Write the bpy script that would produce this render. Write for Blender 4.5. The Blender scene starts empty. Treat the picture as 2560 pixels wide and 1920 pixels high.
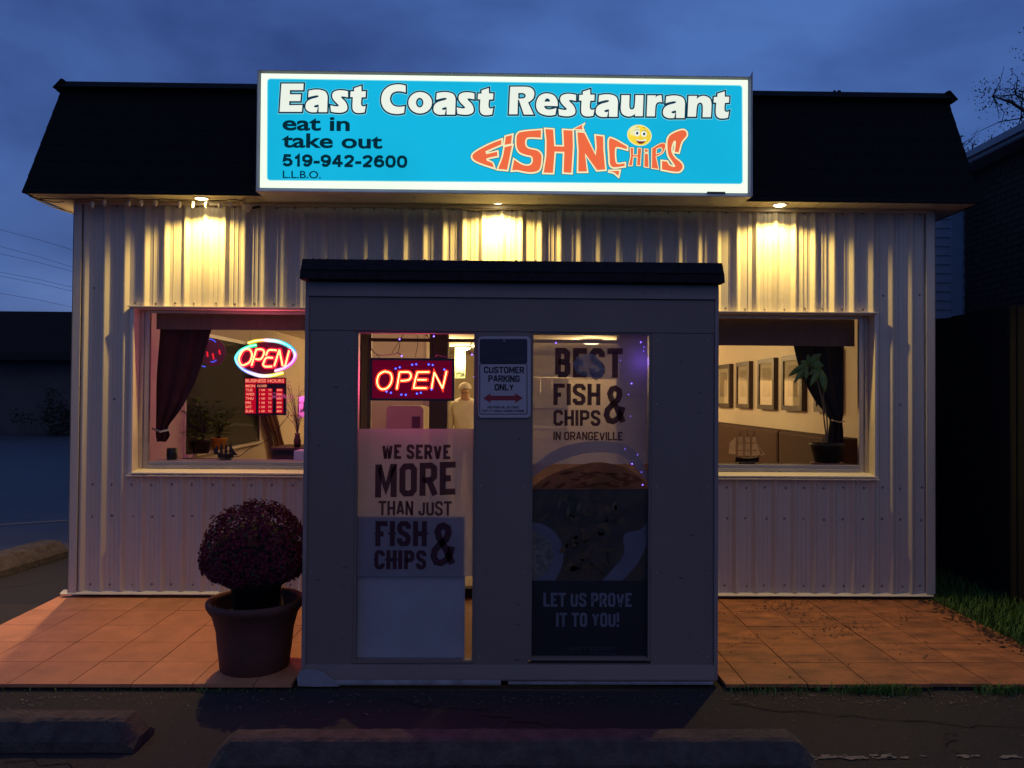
import bpy, math, random
from mathutils import Vector, Matrix
random.seed(7)
PI = math.pi
sc = bpy.context.scene
COL = sc.collection

# ------------------------------------------------------------------ camera
YAW, PIT, ROL = math.radians(.94), math.radians(.89), math.radians(.40)
CAMLOC = Vector((0, -5.9, 1.6))
RM = Matrix.Rotation(-YAW, 3, 'Z') @ Matrix.Rotation(PI/2+PIT, 3, 'X') @ Matrix.Rotation(ROL, 3, 'Z')
cd = bpy.data.cameras.new('camera'); cam = bpy.data.objects.new('camera', cd); COL.objects.link(cam)
cd.sensor_width = 36; cd.lens = 36*1923/2560; cd.clip_start = .05; cd.clip_end = 500
cam.matrix_world = Matrix.Translation(CAMLOC) @ RM.to_4x4()
sc.camera = cam

# ------------------------------------------------------------------ sky, warm fill, exposure
FILL_EL, FILL_AZ = math.radians(38), math.radians(160)     # added soft warm fill from behind the camera, standing in for unseen street light
w = bpy.data.worlds.new('World'); sc.world = w; w.use_nodes = True
nt = w.node_tree; N = nt.nodes; L = nt.links; N.clear()
out = N.new('ShaderNodeOutputWorld'); bg = N.new('ShaderNodeBackground')
sky = N.new('ShaderNodeTexSky'); sky.sky_type = 'NISHITA'; sky.sun_disc = False
sky.sun_elevation = math.radians(3); sky.sun_rotation = math.radians(-18); sky.ozone_density = 6
hsv = N.new('ShaderNodeMix'); hsv.data_type = 'RGBA'; hsv.blend_type = 'MULTIPLY'; hsv.inputs[0].default_value = 1
flat = N.new('ShaderNodeMix'); flat.data_type = 'RGBA'; flat.inputs[0].default_value = .82
flat.inputs[7].default_value = (.70, 1.46, 4.7, 1)       # even dusk blue of the cloud deck
tc = N.new('ShaderNodeTexCoord'); mp = N.new('ShaderNodeMapping'); mp.inputs['Scale'].default_value = (1.0, 1.0, 2.1)
mp.inputs['Location'].default_value = (.3, .1, .4)
nz = N.new('ShaderNodeTexNoise'); nz.inputs['Scale'].default_value = 2.5; nz.inputs['Detail'].default_value = 5
nz.inputs['Roughness'].default_value = .5; nz.inputs['Distortion'].default_value = .25
cr = N.new('ShaderNodeValToRGB'); e = cr.color_ramp.elements
e[0].position = .34; e[0].color = (.46, .46, .52, 1); e[1].position = .68; e[1].color = (1.30, 1.32, 1.16, 1)
L.new(tc.outputs['Generated'], mp.inputs[0]); L.new(mp.outputs[0], nz.inputs['Vector']); L.new(nz.outputs['Fac'], cr.inputs[0])
L.new(sky.outputs[0], flat.inputs[6]); L.new(flat.outputs[2], hsv.inputs[6]); L.new(cr.outputs[0], hsv.inputs[7])
L.new(hsv.outputs[2], bg.inputs[0]); bg.inputs[1].default_value = .095
L.new(bg.outputs[0], out.inputs[0])
sd = bpy.data.lights.new('warm_fill', 'SUN'); sd.energy = .15; sd.angle = math.radians(50); sd.color = (1, .70, .48)
so = bpy.data.objects.new('warm_fill', sd); COL.objects.link(so)
sdir = Vector((math.sin(FILL_AZ)*math.cos(FILL_EL), math.cos(FILL_AZ)*math.cos(FILL_EL), math.sin(FILL_EL)))
so.rotation_euler = sdir.to_track_quat('Z', 'Y').to_euler()
sc.view_settings.view_transform = 'Standard'; sc.view_settings.look = 'None'
sc.view_settings.exposure = 0; sc.view_settings.gamma = 1; sc.view_settings.use_curve_mapping = False
cy = sc.cycles; cy.use_denoising = True; cy.max_bounces = 7; cy.diffuse_bounces = 3; cy.glossy_bounces = 3
cy.transmission_bounces = 4; cy.transparent_max_bounces = 12; cy.sample_clamp_indirect = 3; cy.caustics_reflective = False
cy.caustics_refractive = False

# ------------------------------------------------------------------ survey: rays of the photo met with real planes
F = 1923.
def ray(px, py): return RM @ Vector((px-1280, 960-py, -F))
def AY(px, py, y):
    d = ray(px, py); t = (y-CAMLOC.y)/d.y; p = CAMLOC+t*d; return p.x, p.z
def AZ(px, py, z):
    d = ray(px, py); t = (z-CAMLOC.z)/d.z; p = CAMLOC+t*d; return p.x, p.y
def AX(px, py, x):
    d = ray(px, py); t = (x-CAMLOC.x)/d.x; p = CAMLOC+t*d; return p.y, p.z

# ------------------------------------------------------------------ materials
def mat(name, col, rough=.6, metal=0, var=.15, scale=6, bump=0, bscale=None, rand=0, spec=.5, stretch=None, col2=None, sheen=0):
    m = bpy.data.materials.new(name); m.use_nodes = True
    n = m.node_tree.nodes; l = m.node_tree.links; b = n['Principled BSDF']
    b.inputs['Roughness'].default_value = rough; b.inputs['Metallic'].default_value = metal
    b.inputs['Specular IOR Level'].default_value = spec
    t = n.new('ShaderNodeTexCoord'); mpp = n.new('ShaderNodeMapping')
    if stretch: mpp.inputs['Scale'].default_value = stretch
    l.new(t.outputs['Object'], mpp.inputs[0])
    z = n.new('ShaderNodeTexNoise'); z.inputs['Scale'].default_value = scale; z.inputs['Detail'].default_value = 6
    z.inputs['Roughness'].default_value = .62
    l.new(mpp.outputs[0], z.inputs['Vector'])
    r = n.new('ShaderNodeValToRGB'); r.color_ramp.elements[0].position = .3; r.color_ramp.elements[1].position = .7
    c1 = col2 or tuple(c*(1-var) for c in col); c2 = tuple(min(1, c*(1+var)) for c in col)
    r.color_ramp.elements[0].color = (*c1, 1); r.color_ramp.elements[1].color = (*c2, 1)
    l.new(z.outputs['Fac'], r.inputs[0])
    o = r.outputs[0]
    if rand:
        oi = n.new('ShaderNodeObjectInfo'); mr = n.new('ShaderNodeMapRange')
        mr.inputs[3].default_value = 1-rand; mr.inputs[4].default_value = 1+rand
        l.new(oi.outputs['Random'], mr.inputs[0])
        mx = n.new('ShaderNodeVectorMath'); mx.operation = 'SCALE'
        l.new(o, mx.inputs[0]); l.new(mr.outputs[0], mx.inputs['Scale']); o = mx.outputs[0]
    l.new(o, b.inputs['Base Color'])
    if bump:
        z2 = n.new('ShaderNodeTexNoise'); z2.inputs['Scale'].default_value = bscale or scale*6; z2.inputs['Detail'].default_value = 4
        l.new(mpp.outputs[0], z2.inputs['Vector'])
        bp = n.new('ShaderNodeBump'); bp.inputs['Strength'].default_value = bump; bp.inputs['Distance'].default_value = .01
        l.new(z2.outputs['Fac'], bp.inputs['Height']); l.new(bp.outputs[0], b.inputs['Normal'])
    return m
def emi(name, col, s, attr=False, grain=0):
    m = bpy.data.materials.new(name); m.use_nodes = True
    n = m.node_tree.nodes; l = m.node_tree.links; n.clear()
    o = n.new('ShaderNodeOutputMaterial'); e = n.new('ShaderNodeEmission'); e.inputs[0].default_value = (*col, 1)
    e.inputs[1].default_value = s; l.new(e.outputs[0], o.inputs[0])
    if attr:
        a = n.new('ShaderNodeAttribute'); a.attribute_name = 'glow'; l.new(a.outputs['Color'], e.inputs[0])
    if grain:
        t = n.new('ShaderNodeTexCoord'); z = n.new('ShaderNodeTexNoise'); z.inputs['Scale'].default_value = 1.6
        z.inputs['Detail'].default_value = 5
        l.new(t.outputs['Object'], z.inputs[0]); mr = n.new('ShaderNodeMapRange'); mr.inputs[1].default_value = .3
        mr.inputs[2].default_value = .7; mr.inputs[3].default_value = s*(1-grain); mr.inputs[4].default_value = s*(1+grain)
        l.new(z.outputs['Fac'], mr.inputs[0]); l.new(mr.outputs[0], e.inputs[1])
    return m
def glassm(name, refl=1.0, tint=(1, 1, 1)):
    m = bpy.data.materials.new(name); m.use_nodes = True
    n = m.node_tree.nodes; l = m.node_tree.links; n.clear()
    o = n.new('ShaderNodeOutputMaterial'); mx = n.new('ShaderNodeMixShader'); tr = n.new('ShaderNodeBsdfTransparent')
    tr.inputs[0].default_value = (*tint, 1); g = n.new('ShaderNodeBsdfGlossy'); g.inputs['Roughness'].default_value = .015
    fr = n.new('ShaderNodeFresnel'); fr.inputs[0].default_value = 1.5
    k = n.new('ShaderNodeMath'); k.operation = 'MULTIPLY'; k.inputs[1].default_value = refl
    l.new(fr.outputs[0], k.inputs[0]); l.new(k.outputs[0], mx.inputs[0])
    l.new(tr.outputs[0], mx.inputs[1]); l.new(g.outputs[0], mx.inputs[2]); l.new(mx.outputs[0], o.inputs[0])
    return m
def paper(name, col, trans=.5, clear=.0, var=.08):
    m = bpy.data.materials.new(name); m.use_nodes = True
    n = m.node_tree.nodes; l = m.node_tree.links; n.clear()
    o = n.new('ShaderNodeOutputMaterial'); d = n.new('ShaderNodeBsdfDiffuse'); t = n.new('ShaderNodeBsdfTranslucent')
    mx = n.new('ShaderNodeMixShader'); mx.inputs[0].default_value = trans
    tc_ = n.new('ShaderNodeTexCoord'); z = n.new('ShaderNodeTexNoise'); z.inputs['Scale'].default_value = 5; z.inputs['Detail'].default_value = 4
    l.new(tc_.outputs['Object'], z.inputs[0])
    r = n.new('ShaderNodeValToRGB'); r.color_ramp.elements[0].position = .3; r.color_ramp.elements[1].position = .7
    r.color_ramp.elements[0].color = (*[c*(1-var) for c in col], 1); r.color_ramp.elements[1].color = (*[c*(1+var) for c in col], 1)
    l.new(z.outputs['Fac'], r.inputs[0])
    l.new(r.outputs[0], d.inputs[0]); l.new(r.outputs[0], t.inputs[0])
    l.new(d.outputs[0], mx.inputs[1]); l.new(t.outputs[0], mx.inputs[2])
    last = mx.outputs[0]
    if clear:
        tp = n.new('ShaderNodeBsdfTransparent'); m2 = n.new('ShaderNodeMixShader'); m2.inputs[0].default_value = clear
        l.new(last, m2.inputs[1]); l.new(tp.outputs[0], m2.inputs[2]); last = m2.outputs[0]
    l.new(last, o.inputs[0])
    return m

M = {}
M['siding'] = mat('siding_paint', (.57, .52, .42), .42, 0, .07, 2.2, .12, 30, stretch=(1, 1, .35))
M['trim'] = mat('trim_white', (.66, .60, .50), .4, 0, .06, 5, .05)
M['soffit'] = mat('soffit_cream', (.60, .55, .48), .5, 0, .1, 5)
M['shingle'] = mat('asphalt_shingle', (.007, .009, .009), .95, 0, .4, 40, .6, 160, spec=.2)
M['shingle2'] = mat('porch_shingle', (.016, .014, .017), .95, 0, .4, 30, .6, 140, spec=.2)
M['porch'] = mat('porch_cladding', (.205, .152, .128), .45, 0, .10, 1.6, .06, 20, stretch=(1, 1, .5))
M['porch_trim'] = mat('porch_light_trim', (.29, .22, .195), .4, 0, .1, 3)
M['kick'] = mat('porch_bottom_flashing', (.40, .40, .42), .35, .3, .25, 5, .2)
M['dark'] = mat('dark_gap', (.012, .011, .010), .9, 0, .3, 10)
M['concrete_dark'] = mat('foundation', (.05, .045, .04), .9, 0, .3, 8, .4)
M['alu'] = mat('aluminium', (.56, .50, .42), .32, .6, .08, 5)
M['cabinet'] = mat('sign_cabinet', (.62, .62, .58), .45, 0, .15, 4)
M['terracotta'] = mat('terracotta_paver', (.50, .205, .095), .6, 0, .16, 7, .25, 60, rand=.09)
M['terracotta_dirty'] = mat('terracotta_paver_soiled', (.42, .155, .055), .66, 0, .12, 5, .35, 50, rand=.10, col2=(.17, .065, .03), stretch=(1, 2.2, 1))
M['asphalt'] = mat('asphalt', (.021, .017, .016), .85, 0, .35, 60, .9, 180)
M['oil'] = mat('asphalt_crack', (.006, .005, .005), .9)
M['road'] = mat('asphalt_lot', (.045, .047, .052), .55, 0, .25, 1.5, .4, 60)
M['conc'] = mat('parking_stop_concrete', (.058, .046, .037), .9, 0, .45, 14, .8, 60)
M['paint'] = mat('worn_line_paint', (.17, .15, .13), .8, 0, .3, 40)
M['pot'] = mat('pot_terracotta', (.10, .036, .024), .75, 0, .2, 9, .2)
M['soil'] = mat('soil', (.02, .013, .01), 1, 0, .4, 30, .8)
M['pot_black'] = mat('nursery_pot', (.012, .01, .01), .6)
M['mum'] = mat('mum_petals', (.15, .006, .028), .6, 0, .6, 30)
M['mumleaf'] = mat('mum_leaves', (.03, .05, .02), .6, 0, .4, 30)
M['leaf'] = mat('leaf_green', (.09, .19, .03), .45, 0, .35, 10)
M['grass'] = mat('grass_blades', (.065, .15, .018), .6, 0, .5, 14)
M['debris'] = mat('dead_leaves', (.035, .018, .010), .8, 0, .5, 20)
M['fence'] = mat('fence_board', (.008, .0065, .0055), .9, 0, .3, 5, .5, 40, rand=.35, stretch=(3, 3, .5))
M['brick'] = mat('dark_brick', (.05, .030, .022), .9, 0, .3, 8, .5)
M['hsiding'] = mat('house_siding', (.42, .44, .50), .6, 0, .08, 4)
M['fascia'] = mat('house_fascia', (.30, .31, .34), .5, 0, .1, 4)
M['farwall'] = mat('far_wall', (.06, .056, .06), .8, 0, .2, 1.2)
M['farroof'] = mat('far_roof', (.010, .009, .010), .9)
M['bark'] = mat('bark', (.03, .023, .018), .9, 0, .3, 12, .6)
M['foliage'] = mat('tree_foliage', (.030, .032, .020), .7, 0, .5, 4)
M['wire'] = mat('cable_black', (.015, .015, .017), .5)
M['inwall'] = mat('interior_wall', (.66, .56, .42), .75, 0, .05, 2)
M['inwall2'] = mat('interior_wall_rose', (.52, .42, .34), .75, 0, .05, 2)
M['ceil'] = mat('interior_ceiling', (.7, .66, .58), .8)
M['floor'] = mat('interior_floor', (.22, .12, .07), .5, 0, .2, 3)
M['darkwood'] = mat('dark_wood', (.045, .025, .018), .45, 0, .3, 9, stretch=(1, 1, 6))
M['bench'] = mat('brown_upholstery', (.055, .020, .014), .85, 0, .15, 14, .2)
M['velvet'] = mat('dark_curtain', (.070, .014, .014), .85, 0, .3, 8)
M['velvet2'] = mat('black_curtain', (.012, .010, .012), .85, 0, .3, 8)
M['valance'] = mat('valance_fabric', (.24, .15, .13), .8, 0, .12, 8, stretch=(6, 1, 1))
M['valance2'] = mat('brown_valance_fabric', (.12, .075, .055), .8, 0, .12, 8, stretch=(6, 1, 1))
M['mat_board'] = mat('picture_mat', (.62, .55, .42), .7)
M['print'] = mat('picture_print', (.25, .20, .13), .6, 0, .55, 9)
M['white'] = mat('white_plastic', (.72, .71, .70), .4, 0, .04, 6)
M['black'] = mat('black_plastic', (.015, .014, .015), .35, 0, .2, 9)
M['sail'] = paper('ship_sail', (.50, .36, .25), .6)
M['hull'] = mat('ship_hull', (.035, .018, .014), .4)
M['yellow'] = mat('yellow_pot', (.65, .36, .03), .5)
M['skin'] = mat('skin', (.50, .30, .20), .55)
M['hoodie'] = mat('white_hoodie', (.72, .68, .58), .8, 0, .08, 10, .2)
M['trousers'] = mat('dark_trousers', (.03, .03, .04), .8)
M['glass'] = glassm('window_glass', .10)
M['glass_porch'] = glassm('porch_glass', .12)
M['poster'] = paper('poster_film', (.50, .46, .50), .55, .10)
M['board'] = mat('white_board', (.35, .34, .36), .5, 0, .1, 4)
M['ink'] = paper('poster_ink', (.12, .055, .07), .4, .04)
M['ink2'] = mat('parking_sign_ink', (.010, .009, .015), .5)
M['sign_white'] = mat('parking_sign_white', (.50, .44, .44), .4, 0, .05, 5)
M['sign_red'] = mat('parking_sign_red', (.35, .025, .03), .4)
M['sign_dark'] = mat('parking_sign_dark_panel', (.028, .022, .035), .4)
M['faint'] = mat('faded_print', (.09, .08, .10), .5)
M['redplate'] = mat('red_backing', (.20, .006, .012), .35)
M['lens'] = emi('soffit_lamp_lens', (1, .80, .45), 14)
M['ceil_lens'] = emi('ceiling_lamp_lens', (1, .86, .55), 5)
M['sg_white'] = emi('sign_face_white', (.86, 1.0, .80), 1.12, grain=.05)
M['sg_cyan'] = emi('sign_face_cyan', (.008, .50, .80), .92, grain=.06)
M['sg_letter'] = emi('sign_letter_white', (.88, .94, .84), .95, grain=.03)
M['sg_line'] = emi('sign_letter_outline', (.002, .035, .07), 1)
M['sg_halo'] = emi('sign_letter_halo', (.30, .80, .88), .95)
M['sg_navy'] = emi('sign_navy_text', (.001, .022, .040), 1)
M['sg_orange'] = emi('sign_orange', (.90, .155, .06), .95, grain=.04)
M['sg_cream'] = emi('sign_cream', (.95, .90, .55), .95)
M['sg_yellow'] = emi('sign_yellow', (.93, .68, .05), .95, grain=.2)
M['sg_ylight'] = emi('sign_pale_yellow', (.92, .88, .42), .95)
M['sg_black'] = emi('sign_black', (.01, .02, .03), 1)
M['sg_mouth'] = emi('sign_mouth', (.22, .02, .02), 1)
M['sg_blue'] = emi('sign_eye_blue', (.05, .2, .4), 1)
M['neon_core'] = emi('neon_core', (1, .58, .18), 2.6)
M['neon_red'] = emi('neon_red_glow', (1, .015, .05), 1.9)
M['rainbow'] = emi('rainbow_core', (1, 1, 1), 2.0, attr=True)
M['rainbow_glow'] = emi('rainbow_glow', (1, 1, 1), 1.0, attr=True)
M['led'] = emi('led_amber', (1, .50, .16), 5)
M['led_rim'] = emi('led_red_rim', (1, .045, .02), 1.6)
M['led_blue'] = emi('led_blue', (.10, .20, 1), 3)
M['led_blue_rim'] = emi('led_blue_rim', (.04, .03, 1), 1.3)
M['led_pink'] = emi('led_pink', (1, .1, .35), .8)
M['hours_text'] = emi('hours_letters', (1, .30, .18), 1.1)
M['hours_glow'] = emi('hours_glow', (.75, .004, .03), .62)
M['pink_text'] = emi('pink_letters', (.85, .12, .32), .6)
M['blue_bulb'] = emi('blue_bulb', (.18, .10, 1), 7)
M['bulb'] = mat('frosted_bulb', (.8, .75, .6), .25, 0, .03)

# ------------------------------------------------------------------ mesh helpers
class B:
    def __init__(s): s.v = []; s.f = []; s.m = []; s.k = 0
    def add(s, vs, fs):
        o = len(s.v); s.v += [tuple(v) for v in vs]; s.f += [tuple(i+o for i in f) for f in fs]; s.m += [s.k]*len(fs); return s
    def box(s, x0, x1, y0, y1, z0, z1):
        x0, x1 = min(x0, x1), max(x0, x1); y0, y1 = min(y0, y1), max(y0, y1); z0, z1 = min(z0, z1), max(z0, z1)
        return s.add([(x0, y0, z0), (x1, y0, z0), (x1, y1, z0), (x0, y1, z0), (x0, y0, z1), (x1, y0, z1), (x1, y1, z1), (x0, y1, z1)],
                     [(0, 3, 2, 1), (4, 5, 6, 7), (0, 1, 5, 4), (1, 2, 6, 5), (2, 3, 7, 6), (3, 0, 4, 7)])
    def prism(s, poly, d0, d1, axis='y'):
        n = len(poly); f = {'y': lambda a, b, d: (a, d, b), 'x': lambda a, b, d: (d, a, b), 'z': lambda a, b, d: (a, b, d)}[axis]
        vs = [f(a, b, d0) for a, b in poly]+[f(a, b, d1) for a, b in poly]
        return s.add(vs, [tuple(range(n)), tuple(range(2*n-1, n-1, -1))]+[(i, n+i, n+(i+1) % n, (i+1) % n) for i in range(n)])
    def tube(s, pts, r, n=6, closed=False, r1=None):
        pts = [Vector(p) for p in pts]; c = len(pts); vs = []; fs = []
        for i, p in enumerate(pts):
            a = pts[(i-1) % c] if (closed or i > 0) else p; b = pts[(i+1) % c] if (closed or i < c-1) else p
            t = (b-a).normalized() if (b-a).length > 1e-9 else Vector((0, 0, 1))
            u = t.cross(Vector((0, 0, 1)) if abs(t.z) < .9 else Vector((0, 1, 0))).normalized(); q = t.cross(u)
            rr = r if r1 is None else r+(r1-r)*i/max(1, c-1)
            for j in range(n):
                an = 2*PI*j/n; vs.append(p+u*math.cos(an)*rr+q*math.sin(an)*rr)
        for i in range(c if closed else c-1):
            for j in range(n):
                a = i*n+j; b_ = i*n+(j+1) % n; c2 = ((i+1) % c)*n+(j+1) % n; d = ((i+1) % c)*n+j
                fs.append((a, b_, c2, d))
        if not closed: fs += [tuple(range(n-1, -1, -1)), tuple(range((c-1)*n, c*n))]
        return s.add(vs, fs)
    def lathe(s, prof, cx, cy, cz=0, n=32):
        vs = []; fs = []; c = len(prof)
        for r, z in prof:
            for j in range(n):
                a = 2*PI*j/n; vs.append((cx+r*math.cos(a), cy+r*math.sin(a), cz+z))
        for i in range(c-1):
            for j in range(n): fs.append((i*n+j, i*n+(j+1) % n, (i+1)*n+(j+1) % n, (i+1)*n+j))
        return s.add(vs, fs)
    def ball(s, c, r, n=8, m=5, sz=1):
        vs = []; fs = []
        for i in range(m+1):
            a = PI*i/m
            for j in range(n):
                b = 2*PI*j/n; vs.append((c[0]+r*math.sin(a)*math.cos(b), c[1]+r*math.sin(a)*math.sin(b), c[2]+sz*r*math.cos(a)))
        for i in range(m):
            for j in range(n): fs.append((i*n+j, i*n+(j+1) % n, (i+1)*n+(j+1) % n, (i+1)*n+j))
        return s.add(vs, fs)
    def disc(s, x, y, z, r, n=12, rz=None):          # facing -y
        return s.add([(x+r*math.cos(2*PI*i/n), y, z+(rz or r)*math.sin(2*PI*i/n)) for i in range(n)], [tuple(range(n))])
    def build(s, name, m, parent=None, smooth=False, kind=None, label=None, bevel=0):
        me = bpy.data.meshes.new(name); me.from_pydata(s.v, [], s.f)
        for mm in (m if isinstance(m, (list, tuple)) else [m]): me.materials.append(mm)
        if isinstance(m, (list, tuple)): me.polygons.foreach_set('material_index', s.m)
        if smooth: me.polygons.foreach_set('use_smooth', [True]*len(me.polygons))
        me.update(); o = bpy.data.objects.new(name, me); COL.objects.link(o)
        if parent: put(o, parent)
        if kind: o['kind'] = kind
        if label: o['label'] = label
        if bevel:
            b = o.modifiers.new('bevel', 'BEVEL'); b.width = bevel; b.segments = 2; b.limit_method = 'ANGLE'
        return o
def put(o, p):
    o.parent = p
    if p.type == 'EMPTY': o.matrix_parent_inverse = Matrix.Translation(p.location).inverted()
def tag(o, label, cat, group=None):
    o['label'] = label; o['category'] = cat
    if group: o['group'] = group
    return o
def thing(name, label, cat, loc=(0, 0, 0), group=None):
    o = bpy.data.objects.new(name, None); COL.objects.link(o); o.location = loc; o.empty_display_size = .1
    return tag(o, label, cat, group)
def tree_copy(o, parent=None):
    c = o.copy(); COL.objects.link(c)
    if parent: c.parent = parent
    for ch in list(o.children): tree_copy(ch, c)
    return c

def curve_mesh(loops, y, dy=0.0):
    """filled flat print: 2-D loops (x, z) -> vertices/faces in the plane y, facing -y"""
    cu = bpy.data.curves.new('c', 'CURVE'); cu.dimensions = '2D'; cu.fill_mode = 'BOTH'
    for lp in loops:
        sp = cu.splines.new('POLY'); sp.points.add(len(lp)-1)
        for i, p in enumerate(lp): sp.points[i].co = (p[0], p[1], 0, 1)
        sp.use_cyclic_u = True
    ob = bpy.data.objects.new('c', cu); me = bpy.data.meshes.new_from_object(ob)
    vs = [(v.co.x, y, v.co.y) for v in me.vertices]; fs = [tuple(p.vertices) for p in me.polygons]
    bpy.data.objects.remove(ob); bpy.data.curves.remove(cu); bpy.data.meshes.remove(me)
    return vs, fs
def text_geo(body, x0, x1, z0, z1, y, bold=0, shear=0, space=1):
    cu = bpy.data.curves.new('t', 'FONT'); cu.body = body; cu.size = 1; cu.offset = bold; cu.shear = shear
    cu.space_character = space; cu.resolution_u = 4
    ob = bpy.data.objects.new('t', cu); me = bpy.data.meshes.new_from_object(ob)
    xs = [v.co.x for v in me.vertices]; ys = [v.co.y for v in me.vertices]
    a, b, c, d = min(xs), max(xs), min(ys), max(ys)
    vs = [(x0+(v.co.x-a)/(b-a)*(x1-x0), y, z0+(v.co.y-c)/(d-c)*(z1-z0)) for v in me.vertices]
    fs = [tuple(p.vertices) for p in me.polygons]
    bpy.data.objects.remove(ob); bpy.data.curves.remove(cu); bpy.data.meshes.remove(me)
    return vs, fs
def text_px(bld, body, px0, px1, py0, py1, y, bold=0, tilt=0, **k):
    """text fitted to the box it fills in the photograph, on the plane y"""
    a = AY(px0, (py0+py1)/2, y); b = AY(px1, (py0+py1)/2, y); m = AY((px0+px1)/2, py1, y); t = AY((px0+px1)/2, py0, y)
    vs, fs = text_geo(body, a[0], b[0], m[1], t[1], y, bold, **k)
    sl = (b[1]-a[1])/(b[0]-a[0])*0+tilt
    cx = (a[0]+b[0])/2
    bld.add([(v[0], v[1], v[2]+(v[0]-cx)*sl) for v in vs], fs)
def smooth_loop(pts, n=5):
    """points (x, y[, 's']): an 's' point is smooth, the others are corners"""
    out = []; c = len(pts)
    P = [Vector((p[0], p[1])) for p in pts]; S = [len(p) > 2 for p in pts]
    for i in range(c):
        j = (i+1) % c; a, b = P[i], P[j]
        if not S[i] and not S[j]: out.append(a); continue
        d = (b-a).length
        def tan(k):
            t = (P[(k+1) % c]-P[(k-1) % c]); return t.normalized()*d/3
        ha = a+(tan(i) if S[i] else (b-a)/3); hb = b-(tan(j) if S[j] else (b-a)/3)
        for q in range(n):
            t = q/n; u = 1-t; out.append(a*u**3+ha*3*u*u*t+hb*3*u*t*t+b*t**3)
    return [(p.x, p.y) for p in out]
def smooth_path(pts, n=4):
    P = [Vector(p) for p in pts]; out = []
    for i in range(len(P)-1):
        p0 = P[max(0, i-1)]; p1 = P[i]; p2 = P[i+1]; p3 = P[min(len(P)-1, i+2)]
        for q in range(n):
            t = q/n
            out.append(.5*((2*p1)+(p2-p0)*t+(2*p0-5*p1+4*p2-p3)*t*t+(3*p1-p0-3*p2+p3)*t**3))
    out.append(P[-1]); return out
def stroke(bld, loop, w, y, closed=True, cap=False):
    """ribbon of half width w along a 2-D path, mitred, facing -y"""
    P = [Vector(p) for p in loop]
    Q = [P[0]]
    for p in P[1:]:
        if (p-Q[-1]).length > 1e-5: Q.append(p)
    if closed and (Q[0]-Q[-1]).length < 1e-5: Q.pop()
    c = len(Q); vs = []; fs = []
    for i, p in enumerate(Q):
        a = Q[(i-1) % c] if closed or i else None; b = Q[(i+1) % c] if closed or i < c-1 else None
        d1 = (p-a).normalized() if a is not None else None; d2 = (b-p).normalized() if b is not None else None
        if d1 is None: d1 = d2
        if d2 is None: d2 = d1
        n1 = Vector((-d1.y, d1.x)); n2 = Vector((-d2.y, d2.x)); m = n1+n2
        if m.length < .3: m = n1
        m.normalize(); k = min(1/max(.35, m.dot(n1)), 2.2)
        vs += [p+m*w*k, p-m*w*k]
    for i in range(c if closed else c-1):
        j = (i+1) % c; fs.append((2*i, 2*i+1, 2*j+1, 2*j))
    bld.add([(v.x, y, v.y) for v in vs], fs)
    if cap:
        bld.disc(Q[0].x, y-.0001, Q[0].y, w, 10); bld.disc(Q[-1].x, y-.0001, Q[-1].y, w, 10)

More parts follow.
